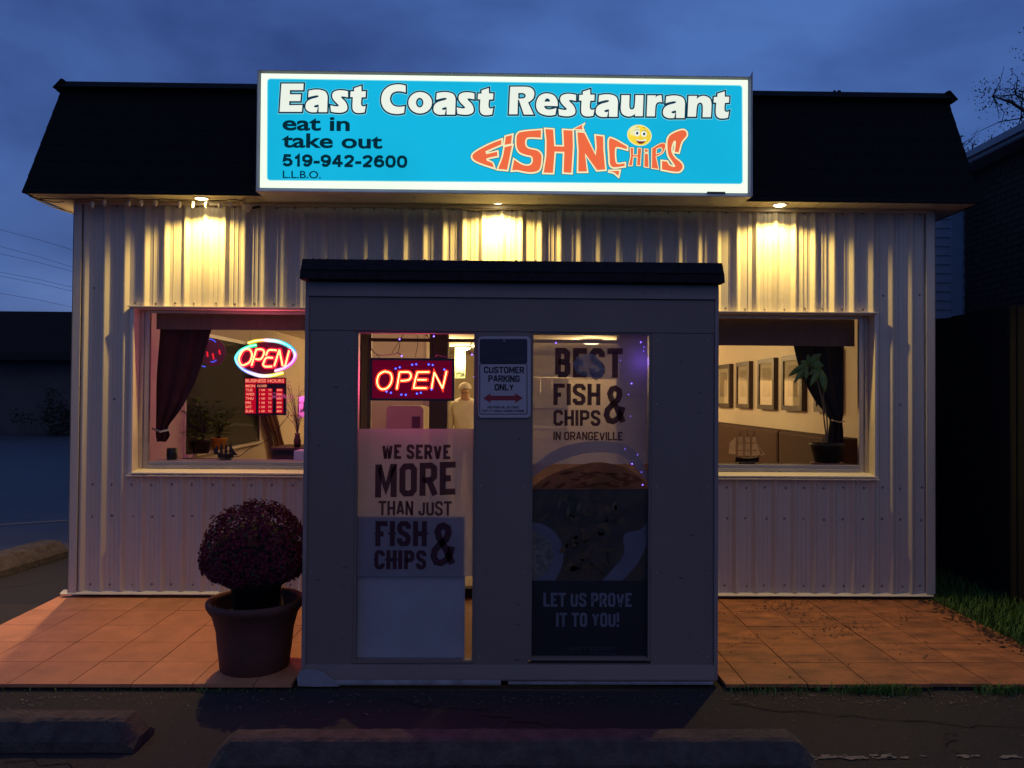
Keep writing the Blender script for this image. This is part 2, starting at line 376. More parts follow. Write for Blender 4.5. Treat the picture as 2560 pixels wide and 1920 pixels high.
# condensed stroke lettering for posters and plates
_C = [(1,.74),(1,.88),(.78,1),(.22,1),(0,.88),(0,.12),(.22,0),(.78,0),(1,.12),(1,.26)]
_P = [(0,0),(0,1),(.72,1),(1,.89),(1,.57),(.72,.46),(.02,.46)]
GLY = {
 'A': [[(0,0),(.42,1),(.58,1),(1,0)],[(.2,.27),(.8,.27)]], 'B': [[(0,0),(0,1),(.68,1),(.95,.9),(.95,.63),(.72,.53),(.02,.53)],[(.7,.53),(1,.42),(1,.11),(.72,0),(0,0)]],
 'C': [_C], 'E': [[(1,1),(0,1),(0,0),(1,0)],[(.02,.5),(.85,.5)]], 'F': [[(1,1),(0,1),(0,0)],[(.02,.48),(.8,.48)]], 'G': [_C[:-1]+[(1,.45),(.55,.45)]],
 'H': [[(0,0),(0,1)],[(1,0),(1,1)],[(.02,.5),(.98,.5)]], 'I': [[(.5,0),(.5,1)]], 'J': [[(1,1),(1,.12),(.75,0),(.25,0),(0,.12),(0,.28)]],
 'K': [[(0,0),(0,1)],[(1,1),(.05,.42)],[(.38,.6),(1,0)]], 'L': [[(0,1),(0,0),(1,0)]], 'M': [[(0,0),(0,1),(.08,1),(.5,.2),(.92,1),(1,1),(1,0)]],
 'N': [[(0,0),(0,1),(.06,1),(.94,0),(1,0),(1,1)]], 'O': [[(.22,0),(0,.12),(0,.88),(.22,1),(.78,1),(1,.88),(1,.12),(.78,0),(.22,0)]],
 'P': [_P], 'R': [_P,[(.55,.46),(1,0)]], 'S': [[(1,.74),(1,.88),(.78,1),(.22,1),(0,.87),(0,.70),(.2,.57),(.8,.43),(1,.30),(1,.13),(.78,0),(.22,0),(0,.12),(0,.26)]],
 'T': [[(0,1),(1,1)],[(.5,.98),(.5,0)]], 'U': [[(0,1),(0,.12),(.22,0),(.78,0),(1,.12),(1,1)]], 'V': [[(0,1),(.45,0),(.55,0),(1,1)]],
 'W': [[(0,1),(.22,0),(.28,0),(.5,.85),(.72,0),(.78,0),(1,1)]], 'Y': [[(0,1),(.5,.45),(1,1)],[(.5,.47),(.5,0)]], '!': [[(.5,1),(.5,.30)],[(.5,.10),(.5,0)]],
 'X': [[(0,0),(1,1)],[(0,1),(1,0)]], 'D': [[(0,0),(0,1),(.65,1),(1,.85),(1,.15),(.65,0),(0,0)]],
 '&': [[(1,-.02),(.62,.40),(.28,.68),(.2,.84),(.32,.97),(.52,1),(.74,.93),(.78,.80),(.66,.64),(.34,.50),(.06,.34),(0,.18),(.14,.03),(.40,0),(.70,.09),(.88,.26),(.96,.44)]],
 '0': [[(.3,0),(.08,.16),(0,.5),(.08,.84),(.3,1),(.7,1),(.92,.84),(1,.5),(.92,.16),(.7,0),(.3,0)]], '1': [[(0,.72),(.45,.85),(.75,1),(.75,0)]],
 '2': [[(0,.74),(.12,.92),(.4,1),(.7,1),(.95,.86),(.95,.66),(.7,.42),(.1,.04),(.1,0),(1,0)]], '4': [[(.72,0),(.72,1),(.6,1),(0,.30),(0,.26),(1,.26)]],
 '5': [[(.95,1),(.2,1),(.1,.52),(.45,.62),(.8,.56),(1,.36),(.95,.14),(.65,0),(.3,0),(0,.18)]], '6': [[(.95,.84),(.72,1),(.4,1),(.1,.78),(0,.42),(.1,.12),(.38,0),(.7,0),(.98,.16),(.98,.44),(.7,.6),(.3,.58),(.05,.42)]],
 '9': [[(.05,.16),(.28,0),(.6,0),(.9,.22),(1,.58),(.9,.88),(.62,1),(.3,1),(.02,.84),(.02,.56),(.3,.4),(.7,.42),(.95,.58)]], '-': [[(0,.34),(1,.34)]],
 '.': [[(0,0),(1,0)]],
 'e': [[(.06,.36),(1,.36),(.92,.60),(.68,.72),(.34,.72),(.08,.58),(0,.36),(.08,.13),(.34,0),(.68,0),(.96,.14)]],
 'a': [[(.06,.54),(.22,.70),(.5,.73),(.8,.70),(.94,.54),(.94,.1),(1,0)],[(.92,.42),(.35,.36),(.04,.26),(.04,.10),(.24,0),(.5,0),(.90,.16)]],
 't': [[(.42,1),(.42,.14),(.62,0),(1,.02)],[(0,.72),(.98,.72)]], 'i': [[(.5,0),(.5,.74)],[(.5,.95),(.5,1.03)]], 'n': [[(.0,0),(0,.75)],[(.02,.48),(.25,.68),(.52,.74),(.86,.66),(1,.48),(1,0)]],
 'k': [[(0,0),(0,1.02)],[(.95,.75),(.06,.30)],[(.4,.46),(1,0)]], 'o': [[(.32,0),(.08,.12),(0,.36),(.08,.6),(.32,.73),(.68,.73),(.92,.6),(1,.36),(.92,.12),(.68,0),(.32,0)]],
 'u': [[(0,.75),(0,.25),(.14,.05),(.48,0),(.75,.06),(.98,.25)],[(1,.75),(1,0)]],
}
GW = {'I': 0, 'M': 1.35, 'W': 1.55, 't': .62, 'i': 0, '1': .6, '-': .42, '!': 0, ' ': .55, '.': .02, 'V': 1.1, 'A': 1.05, '&': 1.0, 'J': .8, 'E': .85, 'F': .82, 'L': .8, 'k': 1.05}
_sk = [0]
def stroke_text(bld, body, px0, px1, py0, py1, y, th=.2, gap=.35, tilt=0, spur=False):
    """th: stroke thickness as a share of the letter height; gap: letter gap as a share of the thickness"""
    a = AY(px0, (py0+py1)/2, y); b = AY(px1, (py0+py1)/2, y); z0 = AY((px0+px1)/2, py1, y)[1]; z1 = AY((px0+px1)/2, py0, y)[1]
    H = z1-z0; h = th*H/2; n = len(body); W = b[0]-a[0]
    tot = sum(GW.get(c, 1) for c in body); fixed = sum(0 if c == ' ' else 2*h for c in body)+gap*2*h*(n-1)
    u = (W-fixed)/tot if tot else 0; x = a[0]; cx = (a[0]+b[0])/2
    for c in body:
        w_ = GW.get(c, 1)*u
        if c == ' ': x += w_+gap*2*h; continue
        for k, sk in enumerate(GLY[c]):
            pts = [(x+h+px*w_ if GW.get(c, 1) else x+h, z0+h+py*(H-2*h)) for px, py in sk]
            pts = [(p[0], p[1]+(p[0]-cx)*tilt) for p in pts]
            ext = h if c not in 'O0Bo' else 0
            d0 = Vector(pts[0])-Vector(pts[1]); d1 = Vector(pts[-1])-Vector(pts[-2])
            if c in 'HITLEFKNMPRkinu!1-.4' and d0.length > 0:
                pts[0] = tuple(Vector(pts[0])+d0.normalized()*h*(1 if py_end(sk[0], sk, c) else 0)); pts[-1] = tuple(Vector(pts[-1])+d1.normalized()*h*(1 if py_end(sk[-1], sk, c) else 0))
            _sk[0] = (_sk[0]+1) % 12
            stroke(bld, pts, h, y-.00004*_sk[0], closed=(sk[0] == sk[-1]))
            if spur and c in 'FISHCP' and k == 0:
                xm = pts[0][0] if c in 'IF' else x+h; zm = z0+H*.48
                bld.add([(xm-h*1.9, y-.0006, zm), (xm, y-.0006, zm-h*.9), (xm, y-.0006, zm+h*.9)], [(0, 1, 2)])
        x += w_+2*h+gap*2*h
def py_end(p, sk, c): return p[1] in (0, 1, .75, .74, 1.03, 1.02) or (p[0] in (0, 1, .98) and c in 'TEF-.L4')


# ================================================================== GROUND
def sheet(name, poly, z, m, kind='structure', parent=None):
    b = B(); b.add([(x, y, z) for x, y in poly], [tuple(range(len(poly)))]); return b.build(name, m, parent, kind=kind)
g = sheet('ground', [(-150, -60), (150, -60), (150, 150), (-150, 150)], -.004, M['asphalt'])
sheet('parking_lot', [(-80, -3), (-4.95, -3), (-4.7, 1.65), (-3.7, 2.9), (-3.7, 70), (-80, 70)], .004, M['road'])
b = B(); b.add([(x, y, .009) for x, y in [(-9.5, 1.6), (-9.4, 1.52), (-5.2, 3.84), (-3.5, 4.62), (-3.5, 4.71), (-5.3, 3.93)]], [(0, 1, 2, 3, 4, 5)])
b.build('parking_line', M['paint'], kind='structure')
q = random.Random(41); b = B()
for x0, y0, x1, y1 in ((-3.4, -2.0, -1.3, -2.75), (-.6, -1.82, .5, -2.2), (1.2, -1.9, 3.4, -2.35), (2.2, -2.1, 1.9, -3.0), (-5.8, -.6, -3.5, .9)):
    p = []; n = 26
    for i in range(n+1): t = i/n; p.append((x0+(x1-x0)*t+q.gauss(0, .018), y0+(y1-y0)*t+q.gauss(0, .018)))
    for i in range(n):
        (xa, ya), (xb, yb) = p[i], p[i+1]; w_ = q.uniform(.0015, .005)
        b.add([(xa, ya-w_, .0008), (xb, yb-w_, .0008), (xb, yb+w_, .0008), (xa, ya+w_, .0008)], [(0, 1, 2, 3)])
b.build('asphalt_cracks', M['oil'], kind='structure')
# worn painted line in the foreground, only flakes of it left
rf = random.Random(3); b = B()
for xa, xb, dens in ((1.37, 1.80, 46), (1.80, 2.10, 6), (2.10, 2.6, 18)):
    for i in range(dens):
        cx = rf.uniform(xa, xb); cyy = -2.465+rf.gauss(0, .010); n = 7; r = rf.uniform(.004, .019)
        b.add([(cx+1.5*r*rf.uniform(.6, 1.2)*math.cos(2*PI*k/n), cyy+r*.7*rf.uniform(.5, 1.2)*math.sin(2*PI*k/n), .001+.0001*(i % 9)) for k in range(n)], [tuple(range(n))])
b.build('painted_line', M['paint'], kind='structure')

# patio: every paver its own piece with recessed joints
def fall(y): return .032*max(0, (y+1.69)/1.8)
patio = B().box(-3.30, -1.12, -1.675, .108, -.02, .006).box(1.25, 3.33, -1.665, .108, -.02, .006).build('patio', M['dark'], kind='structure')
rows = [-1.69, -1.355, -1.02, -.685, -.35, -.015, .118]
lx = [-3.32, -2.96, -2.628, -2.297, -1.966, -1.635, -1.304, -1.10]
rx = [1.235, 1.35, 1.69, 2.03, 2.37, 2.71, 3.05, 3.34]
rt = random.Random(5)
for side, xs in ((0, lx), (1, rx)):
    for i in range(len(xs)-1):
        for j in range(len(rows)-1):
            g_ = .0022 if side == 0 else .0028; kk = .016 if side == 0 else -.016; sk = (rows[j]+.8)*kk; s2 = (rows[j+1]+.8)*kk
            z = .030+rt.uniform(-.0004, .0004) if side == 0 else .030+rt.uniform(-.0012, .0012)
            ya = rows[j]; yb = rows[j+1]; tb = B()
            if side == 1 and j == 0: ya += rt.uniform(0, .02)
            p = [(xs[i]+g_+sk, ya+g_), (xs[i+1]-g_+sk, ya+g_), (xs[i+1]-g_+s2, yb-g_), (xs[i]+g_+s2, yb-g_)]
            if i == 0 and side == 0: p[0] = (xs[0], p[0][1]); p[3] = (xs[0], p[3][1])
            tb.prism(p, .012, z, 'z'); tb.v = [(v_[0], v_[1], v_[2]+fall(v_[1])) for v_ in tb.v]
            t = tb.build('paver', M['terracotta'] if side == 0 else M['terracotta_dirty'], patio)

# soil, leaves and twigs lying on the right patio and along its edges
rd = random.Random(11); b = B()
def chip(b, x, y, z, s, r=rd):
    a = r.uniform(0, PI); c, d = math.cos(a), math.sin(a); l = s*r.uniform(.6, 1.8); w_ = s*r.uniform(.2, .6); h = s*r.uniform(.05, .5)
    q = [(-l, 0, 0), (0, -w_, h*.4), (l, 0, h), (0, w_, h*.2)]
    b.add([(x+u*c-v*d, y+u*d+v*c, z+.0015+t) for u, v, t in q], [(0, 1, 2, 3)])
for i in range(2600):
    x = rd.gauss(2.2, .5); y = rd.gauss(-.45, .4)
    if 1.3 < x < 3.25 and -1.6 < y < .08 and math.sin(x*7+y*3)+math.sin(y*11-x*4)+rd.gauss(0, .5) > .25: chip(b, x, y, .032+fall(y), rd.uniform(.002, .012))
for i in range(420):
    y = rd.uniform(-1.6, .1); chip(b, 3.27+rd.gauss(0, .05), y, .032+fall(y), rd.uniform(.004, .022))
for i in range(160): chip(b, rd.uniform(2.2, 3.3), rd.uniform(-.1, .1), .064, rd.uniform(.003, .02))
b.build('leaf_litter', M['debris'], kind='stuff')
b = B()
for i in range(700): chip(b, rd.uniform(-3.6, 3.6), -1.75-abs(rd.gauss(0, .12)), 0, rd.uniform(.003, .012))
for i in range(500): chip(b, rd.uniform(-4, 4), rd.uniform(-3, -1.7), 0, rd.uniform(.002, .007))
for i in range(260): chip(b, -4.45+rd.gauss(0, .12), 1.9+rd.gauss(0, .15), .02, rd.uniform(.01, .04))
b.build('gravel_and_litter', mat('gravel_chips', (.12, .10, .09), .9, 0, .5, 30), kind='stuff')

# grass
def blades(name, spots, seed, h0, h1, m=None):
    r = random.Random(seed); b = B()
    for x, y, z in spots:
        h = r.uniform(h0, h1); a = r.uniform(0, 2*PI); w_ = r.uniform(.0015, .0035); l = h*r.uniform(.2, .9)
        c, s = math.cos(a), math.sin(a); px, py = -s*w_, c*w_
        b.add([(x-px, y-py, z), (x+px, y+py, z), (x+c*l*.4+px*.8, y+s*l*.4+py*.8, z+h*.65), (x+c*l*.4-px*.8, y+s*l*.4-py*.8, z+h*.65), (x+c*l, y+s*l, z+h)],
              [(0, 1, 2, 3), (3, 2, 4)])
    return b.build(name, m or M['grass'], kind='stuff')
rg = random.Random(21); sp = []
lawn = sheet('lawn', [(3.345, -1.72), (14, -1.72), (14, 14), (3.345, 14)], .006, mat('lawn_soil', (.02, .025, .010), 1, 0, .5, 20, .8))
for i in range(15000):
    x = 3.30+abs(rg.gauss(0, .75)); y = rg.uniform(-1.75, 1.6)
    if x < 5.2 and not (x < 3.42 and y > -.02): sp.append((x+rg.gauss(0, .02), y, .005))
blades('grass', sp, 4, .03, .12)
sp = []
for cx, n, s in ((2.08, 420, .13), (2.15, 160, .06), (2.75, 240, .10), (1.75, 90, .2), (3.05, 200, .18), (1.4, 60, .12), (3.3, 200, .2)):
    for i in range(n): sp.append((cx+rg.gauss(0, s), -1.70-abs(rg.gauss(0, .03)), .0))
blades('edge_weeds', sp, 6, .012, .055)
sp = [(-1.5+rg.gauss(0, .25), -1.715+rg.gauss(0, .012), 0) for i in range(110)]+[(-2.2+rg.gauss(0, .3), -1.71, 0) for i in range(60)]
blades('edge_moss', sp, 8, .006, .022)

# ================================================================== THE RESTAURANT
R_ = thing('restaurant', 'small flat fronted restaurant clad in off white ribbed metal under a black shingled mansard roof', 'restaurant', (0, 0, 0))
XL, XR, ZT = -3.242, 3.361, 3.075
holes = [(-2.785, -1.0, .985, 2.252), (1.0, 2.90, .985, 2.252), (-1.04, 1.19, -1, 2.30)]
def prof(x):
    u = ((x+3.082+.0755) % .151)-.0755; a = abs(u)
    if a > .044: return -.020*min(1, (a-.044)/.027)
    if .012 < a < .021: return -.0035
    return 0
base_off = [-.071, -.044, -.0215, -.021, -.012, -.0115, .0115, .012, .021, .0215, .044, .071]
vx = sorted({round(-3.082+.151*k+o, 5) for k in range(-2, 46) for o in base_off})
vx = [v for v in vx if XL+.02 < v < XR-.02]
vx = sorted(set([XL+.02]+vx+[XR-.02]+[h[0] for h in holes]+[h[1] for h in holes]))
sheets = [XL+.02]+[-3.082+.151*(5.5+6*k) for k in range(0, 7)]+[XR-.02]
sheets = [s for s in sheets if s <= XR-.02]
for si in range(len(sheets)-1):
    xs = sorted({sheets[si], sheets[si+1]} | {v for v in vx if sheets[si] < v < sheets[si+1]}); runs = []; last = None
    for i in range(len(xs)-1):
        xa, xb = xs[i], xs[i+1]; xm = (xa+xb)/2; zs = [(.104, ZT)]
        for h in holes:
            if h[0] < xm < h[1]:
                nz_ = []
                for a, c in zs:
                    if h[2] > a: nz_.append((a, min(c, h[2])))
                    if h[3] < c: nz_.append((max(a, h[3]), c))
                zs = nz_
        key = tuple(zs)
        if key != last: runs.append([B() for _ in zs]); last = key
        for qi, (a, c) in enumerate(zs):
            ya, yb = prof(xa), prof(xb); b = runs[-1][qi]
            b.add([(xa, ya, a), (xb, yb, a), (xb, yb, c), (xa, ya, c), (xa, ya+.003, a), (xb, yb+.003, a)], [(0, 1, 2, 3), (4, 5, 1, 0)])
    for bs in runs:
        for b in bs:
            if b.v: b.build('siding_sheet', M['siding'], R_)
# screws in the pans
b = B()
for k in range(0, 44):
    x = -3.082+.151*k
    if x > XR-.05: break
    for z in (.155, .668, .909, 2.285, 3.03):
        if any(h[0]-.03 < x < h[1]+.03 and h[2]-.02 < z < h[3]+.02 for h in holes): continue
        if z == 2.285 and not (-2.8 < x < 2.9): z = 1.55 if k % 2 else 2.4
        if z == .909 and -1.1 < x < 1.25: continue
        xx = x+random.uniform(-.012, .012); z += random.uniform(-.006, .006)
        b.lathe([(0, -.006), (.004, -.006), (.0045, -.003), (.009, -.002), (.010, 0)], 0, 0, 0, 8)
        n = 40
        for q in range(len(b.v)-n, len(b.v)):
            u = b.v[q]; b.v[q] = (xx+u[0], u[2], z+u[1])
b.build('siding_screws', mat('screw', (.22, .19, .17), .4, .5), R_, kind='stuff')
# corner trims, base flashing, foundation, inner core
for xa, xb, xo in ((XL, XL+.062, XL), (XR-.07, XR, XR)):
    b = B().box(xa, xb, -.026, -.020, .10, ZT)
    if xo == XL: b.box(XL-.001, XL+.004, -.026, .10, .10, ZT)
    else: b.box(XR-.004, XR+.001, -.026, .10, .10, ZT)
    b.build('corner_trim', M['siding'], R_)
for xa, xb in ((XL-.05, -1.075), (1.225, XR-.02)):
    B().prism([(-.040, .084), (-.040, .089), (.0, .106), (.02, .106), (.02, .100), (-.034, .084)], xa, xb, 'x').build('base_flashing', M['trim'], R_)
B().box(XL+.05, XR-.05, .11, .2, 0, .10).build('foundation', M['concrete_dark'], R_)
b = B()
def core(b, x0, x1, y0, y1, z0, z1, hs):
    xs = sorted({x0, x1} | {h[0] for h in hs} | {h[1] for h in hs}); xs = [x for x in xs if x0 <= x <= x1]
    for i in range(len(xs)-1):
        xm = (xs[i]+xs[i+1])/2; zs = [(z0, z1)]
        for h in hs:
            if h[0] < xm < h[1]:
                nn = []
                for a, c in zs:
                    if h[2] > a: nn.append((a, min(c, h[2])))
                    if h[3] < c: nn.append((max(a, h[3]), c))
                zs = nn
        for a, c in zs: b.box(xs[i], xs[i+1], y0, y1, a, c)
core(b, XL+.03, XR-.03, .024, .13, .104, ZT-.002, [(-2.785, -1.0, .985, 2.252), (1.0, 2.90, .985, 2.252), (-1.04, 1.19, -1, 2.12)])
b.build('front_wall', M['inwall'], R_)
B().box(XL, XL+.03, .10, 11.6, .07, ZT).box(XR-.03, XR, .10, 11.6, .07, ZT).box(XL, XR, 11.5, 11.6, .07, ZT).build('outer_wall', M['siding'], R_)

# soffit boards, mansard roof
for k in range(0, 47):
    x0 = -3.48+.151*k; x1 = min(x0+.149, 3.57)
    if x0 > 3.55: break
    B().box(x0, x1-.006, -.240, -.022, 3.062, 3.074).box(x1-.006, x1, -.240, -.022, 3.068, 3.074).build('soffit_board', M['soffit'], R_)
for xa, xb in ((-3.48, XL-.002), (XR+.002, 3.57)): B().box(xa, xb, -.020, 11.6, 3.062, 3.074).build('side_soffit', M['soffit'], R_)
B().box(-3.49, 3.58, -.252, -.241, 3.055, 3.080).build('drip_edge', M['dark'], R_)
B().box(-3.2, 3.32, -.04, .02, 3.035, 3.060).build('wall_head_trim', M['siding'], R_)
eL, eR, tL, tR, yE, yT, zE, zTt = -3.49, 3.58, -3.31, 3.43, -.25, -.05, 3.06, 3.95
b = B(); nC = 7
for k in range(nC):
    t0, t1 = k/nC, (k+1)/nC
    def P_(t, o):
        return (eL+(tL-eL)*t-o, eR+(tR-eR)*t+o, yE+(yT-yE)*t-o, zE+(zTt-zE)*t)
    a0, b0, c0, z0 = P_(t0, .005); a1, b1, c1, z1 = P_(t1, .003); Y2 = 11.7
    b.add([(a0, c0, z0), (b0, c0, z0), (b1, c1, z1), (a1, c1, z1), (a0, Y2, z0), (a1, Y2, z1), (b0, Y2, z0), (b1, Y2, z1),
           (a0+.012, c0+.012, z0), (b0-.012, c0+.012, z0), (a0+.012, Y2, z0), (b0-.012, Y2, z0)],
          [(0, 1, 2, 3), (0, 3, 5, 4), (1, 6, 7, 2), (8, 9, 1, 0), (10, 8, 0, 4), (9, 11, 6, 1), (4, 5, 7, 6)])
b.build('mansard_shingles', M['shingle'], R_, kind='stuff')
B().box(tL, tR, yT, 11.65, zE+.1, zTt-.005).build('roof_deck', M['shingle'], R_)
b = B(); b.prism([(-3.375, 3.895), (-3.345, 3.91), (-3.345, 3.87), (-3.30, 3.885), (-3.30, 3.962), (-3.315, 3.962)], -.10, 11.6, 'y')
b.prism([(3.50, 3.895), (3.44, 3.962), (3.42, 3.962), (3.42, 3.885), (3.465, 3.87)], -.10, 11.6, 'y')
b.prism([(-.125, 3.895), (-.03, 3.885), (-.03, 3.962), (-.05, 3.962)], -3.32, 3.44, 'x')
b.build('roof_cap', M['shingle'], R_)
# loose bits of bird debris on the roof edge
B().ball((2.57, -.04, 3.968), .012, 6, 4, .8).ball((2.61, -.03, 3.972), .016, 6, 4, .6).build('roof_debris', M['dark'], R_)

# windows: deep boxes standing proud of the cladding
def front_window(x0, x1, side):
    z0, z1 = .985, 2.252
    fr = B()
    fr.box(x0-.030 if side < 0 else x0, x1+.012 if side > 0 else x1, -.045, .0, z1+.003, z1+.010)            # drip cap
    fr.box(x0-.004, x0+.010, -.027, .125, z0, z1).box(x1-.010, x1+.004, -.027, .125, z0, z1)                 # jamb returns
    fr.box(x0+.010, x1-.010, -.027, .125, z1-.008, z1+.002)
    fr.box(x0-.022, x0-.004, -.0225, -.004, z0, z1).box(x1+.004, x1+.022, -.0225, -.004, z0, z1)
    w_ = fr.build('window', M['trim'], R_)
    s = B(); s.prism([(-.034, z0+.006), (-.034, z0+.016), (.125, z0+.045), (.125, z0+.006)], x0+.010, x1-.010, 'x')
    s.box(x0-.030, x1+.024, -.045, -.012, z0-.012, z0-.004); s.build('sill', M['trim'], w_)
    f = B(); a, c = x0+.010, x1-.010
    f.box(a, a+.030, .070, .12, z0+.04, z1-.008).box(c-.030, c, .070, .12, z0+.04, z1-.008)
    f.box(a+.030, a+.068, .085, .118, z0+.04, z1-.008).box(c-.068, c-.030, .085, .118, z0+.04, z1-.008)
    f.box(a+.068, c-.068, .07, .12, z0+.040, z0+.062).box(a+.068, c-.068, .085, .118, z0+.064, z0+.092)
    f.box(a+.068, c-.068, .080, .118, z1-.030, z1-.010)
    f.build('frame', M['alu'], w_, bevel=.002)
    p = B(); p.add([(a+.066, .104, z0+.09), (c-.066, .104, z0+.09), (c-.066, .104, z1-.03), (a+.066, .104, z1-.03)], [(0, 1, 2, 3)])
    p.build('pane', M['glass'], w_)
front_window(-2.785, -1.0, -1); front_window(1.0, 2.90, 1)
B().box(-2.70, -1.05, .13, .34, 1.055, 1.075).build('inner_sill', M['trim'], R_)
B().box(1.05, 2.86, .13, .40, 1.045, 1.065).build('inner_sill', M['darkwood'], R_)

# soffit lamps (the lit lamps of the place)
def beam_light(loc, e, tilt, base, k, name='soffit_light', col=(1, .68, .185)):
    """recessed lamp: a beam along its axis on top of a wide weak spill"""
    ld = bpy.data.lights.new(name, 'SPOT'); ld.energy = e; ld.color = col; ld.spot_size = math.radians(162); ld.spot_blend = .35
    ld.shadow_soft_size = .018; ld.use_nodes = True
    n = ld.node_tree.nodes; l = ld.node_tree.links; em = n['Emission']
    t = n.new('ShaderNodeTexCoord'); sx = n.new('ShaderNodeSeparateXYZ'); l.new(t.outputs['Normal'], sx.inputs[0])
    ab = n.new('ShaderNodeMath'); ab.operation = 'ABSOLUTE'; l.new(sx.outputs['Z'], ab.inputs[0])
    pw = n.new('ShaderNodeMath'); pw.operation = 'POWER'; pw.inputs[1].default_value = k; l.new(ab.outputs[0], pw.inputs[0])
    ma = n.new('ShaderNodeMath'); ma.operation = 'MULTIPLY_ADD'; ma.inputs[1].default_value = 1-base; ma.inputs[2].default_value = base
    l.new(pw.outputs[0], ma.inputs[0]); l.new(ma.outputs[0], em.inputs['Strength'])
    lo = bpy.data.objects.new(name, ld); COL.objects.link(lo); lo.location = loc
    lo.rotation_euler = Vector((tilt[0], tilt[1], 1)).to_track_quat('Z', 'Y').to_euler()
for x, e, ty in ((-2.235, 165, .40), (-.02, 140, .16), (2.11, 150, .40)):
    s = B().lathe([(.045, 0), (.05, -.006), (.062, -.006), (.064, 0)], x, -.135, 3.060, 24).build('soffit_lamp', M['trim'], R_, smooth=True)
    B().lathe([(0.0, -.014), (.022, -.013), (.038, -.006), (.042, 0)], x, -.135, 3.060, 20).build('lens', M['lens'], s, smooth=True)
    beam_light((x, -.135, 3.036), e, (0, ty), .21, 2.6)
# the same kind of lamp under the left side soffit
s = B().lathe([(.045, 0), (.05, -.006), (.062, -.006), (.064, 0)], -3.37, .45, 3.060, 24).build('soffit_lamp', M['trim'], R_, smooth=True)
B().lathe([(0.0, -.014), (.022, -.013), (.038, -.006), (.042, 0)], -3.37, .45, 3.060, 20).build('lens', M['lens'], s, smooth=True)
beam_light((-3.37, .45, 3.036), 300, (.42, .0), .16, 3, col=(1, .64, .30))

# conduit under the soffit and a small flood lamp
b = B(); pts = [(*AY(px, py, -.035), ) for px, py in ((1150, 521), (1190, 524), (1260, 522), (1330, 522), (1372, 526), (1395, 524))]
b.tube([(p[0], -.035, p[1]) for p in pts], .0055, 8); b.build('conduit', M['alu'], R_)
fl = thing('flood_lamp', 'small unlit grey security lamp hanging from the soffit left of the lit sign', 'security lamp', (-2.0, -.12, 3.0))
x, z = AY(618, 505, -.12)
B().tube([(x-.03, -.12, 3.06), (x-.02, -.12, 3.03)], .012, 8).build('bracket', M['alu'], fl)
B().tube([(x-.03, -.12, 3.035), (x+.015, -.15, 2.985)], .020, 12, r1=.034).build('lamp_head', M['alu'], fl, smooth=False)
B().tube([(x+.03, -.10, 3.0), (x+.09, -.10, 3.012)], .010, 8).build('sensor', M['black'], fl)

# ------------------------------------------------------------------ entrance porch
P = thing('entrance_porch', 'grey boxed entrance porch with two tall windows and a dark shingled lip', 'porch', (0, -1.62, 0))
YF = -1.62
wl = (-.80, -.128, .118, 1.957); wr = (.172, .85, .135, 1.957)
def pbox(name, m, *a, bev=0): return B().box(*a).build(name, m, P, bevel=bev)
pbox('side_pillar', M['porch'], -1.055, wl[0], YF, YF+.06, .10, 1.957)
pbox('center_pillar', M['porch'], wl[1], wr[0], YF, YF+.06, .10, 1.957)
pbox('side_pillar', M['porch'], wr[1], 1.20, YF, YF+.06, .10, 1.957)
pbox('head_panel', M['porch'], -1.055, 1.20, YF-.004, YF+.06, 1.959, 2.143)
pbox('fascia_trim', M['porch_trim'], -1.062, 1.207, YF-.016, YF+.06, 2.145, 2.226, bev=.003)
for x0, x1 in ((-1.078, -1.056), (1.201, 1.223)):
    pbox('corner_post', M['porch_trim'], x0, x1, YF-.010, YF+.05, .03, 2.226, bev=.002)
pbox('side_wall', M['porch'], -1.072, -1.05, YF+.062, -.03, .02, 2.22)
pbox('side_wall', M['porch'], 1.195, 1.217, YF+.062, -.03, .02, 2.22)
b = B().prism([(YF-.010, .03), (YF-.028, .035), (YF-.028, .042), (YF-.006, .115), (YF+.05, .115), (YF+.05, .03)], -1.058, 1.203, 'x')
b.build('kick_flashing', M['porch'], P)
b = B().prism([(YF-.028, .022), (YF-.042, .016), (YF-.040, .026), (YF-.030, .040)], -.93, .02, 'x').prism([(YF-.028, .022), (YF-.038, .018), (YF-.036, .026), (YF-.030, .032)], .06, 1.19, 'x')
b.build('drip_strip', mat('drip_strip_grey', (.20, .19, .19), .5, 0, .4, 9), P)
c = []
b = B(); xz = [(-1.085, .012), (-.99, -.004+.012), (-.86, .010), (-.90, .045), (-.955, .085), (-1.0, .10), (-1.075, .095), (-1.092, .06)]
b.prism(xz, YF-.046, YF-.034, 'y'); b.build('bent_flashing_end', M['kick'], P)
b = B()
for x in (-1.03, -.83, -.10, .14, .88, 1.17):
    for z in (.16, .62, 1.10, 1.56, 1.92): b.ball((x, YF-.0005, z), .0035, 6, 4)
for i in range(9): b.ball((-1.0+.27*i, YF-.017, 2.16), .0035, 6, 4)
b.build('panel_screws', M['alu'], P, kind='stuff')
q = random.Random(77); b = B()
for i in range(46):
    x, z = q.choice((q.uniform(-1.05, -.82), q.uniform(-.11, .16), q.uniform(.87, 1.19))), q.uniform(.12, 1.9); l = q.uniform(.004, .03)
    b.add([(x, YF-.0008, z), (x+l, YF-.0008, z+q.uniform(-.01, .01)), (x+l*.9, YF-.0008, z+.0015), (x, YF-.0008, z+.0018)], [(0, 1, 2, 3)])
for i in range(14): b.disc(q.uniform(.6, 1.15), YF-.0168, q.uniform(2.17, 2.22), q.uniform(.001, .004), 6)
b.build('scuffs', mat('scuff_dirt', (.07, .05, .045), .7), P, kind='stuff')
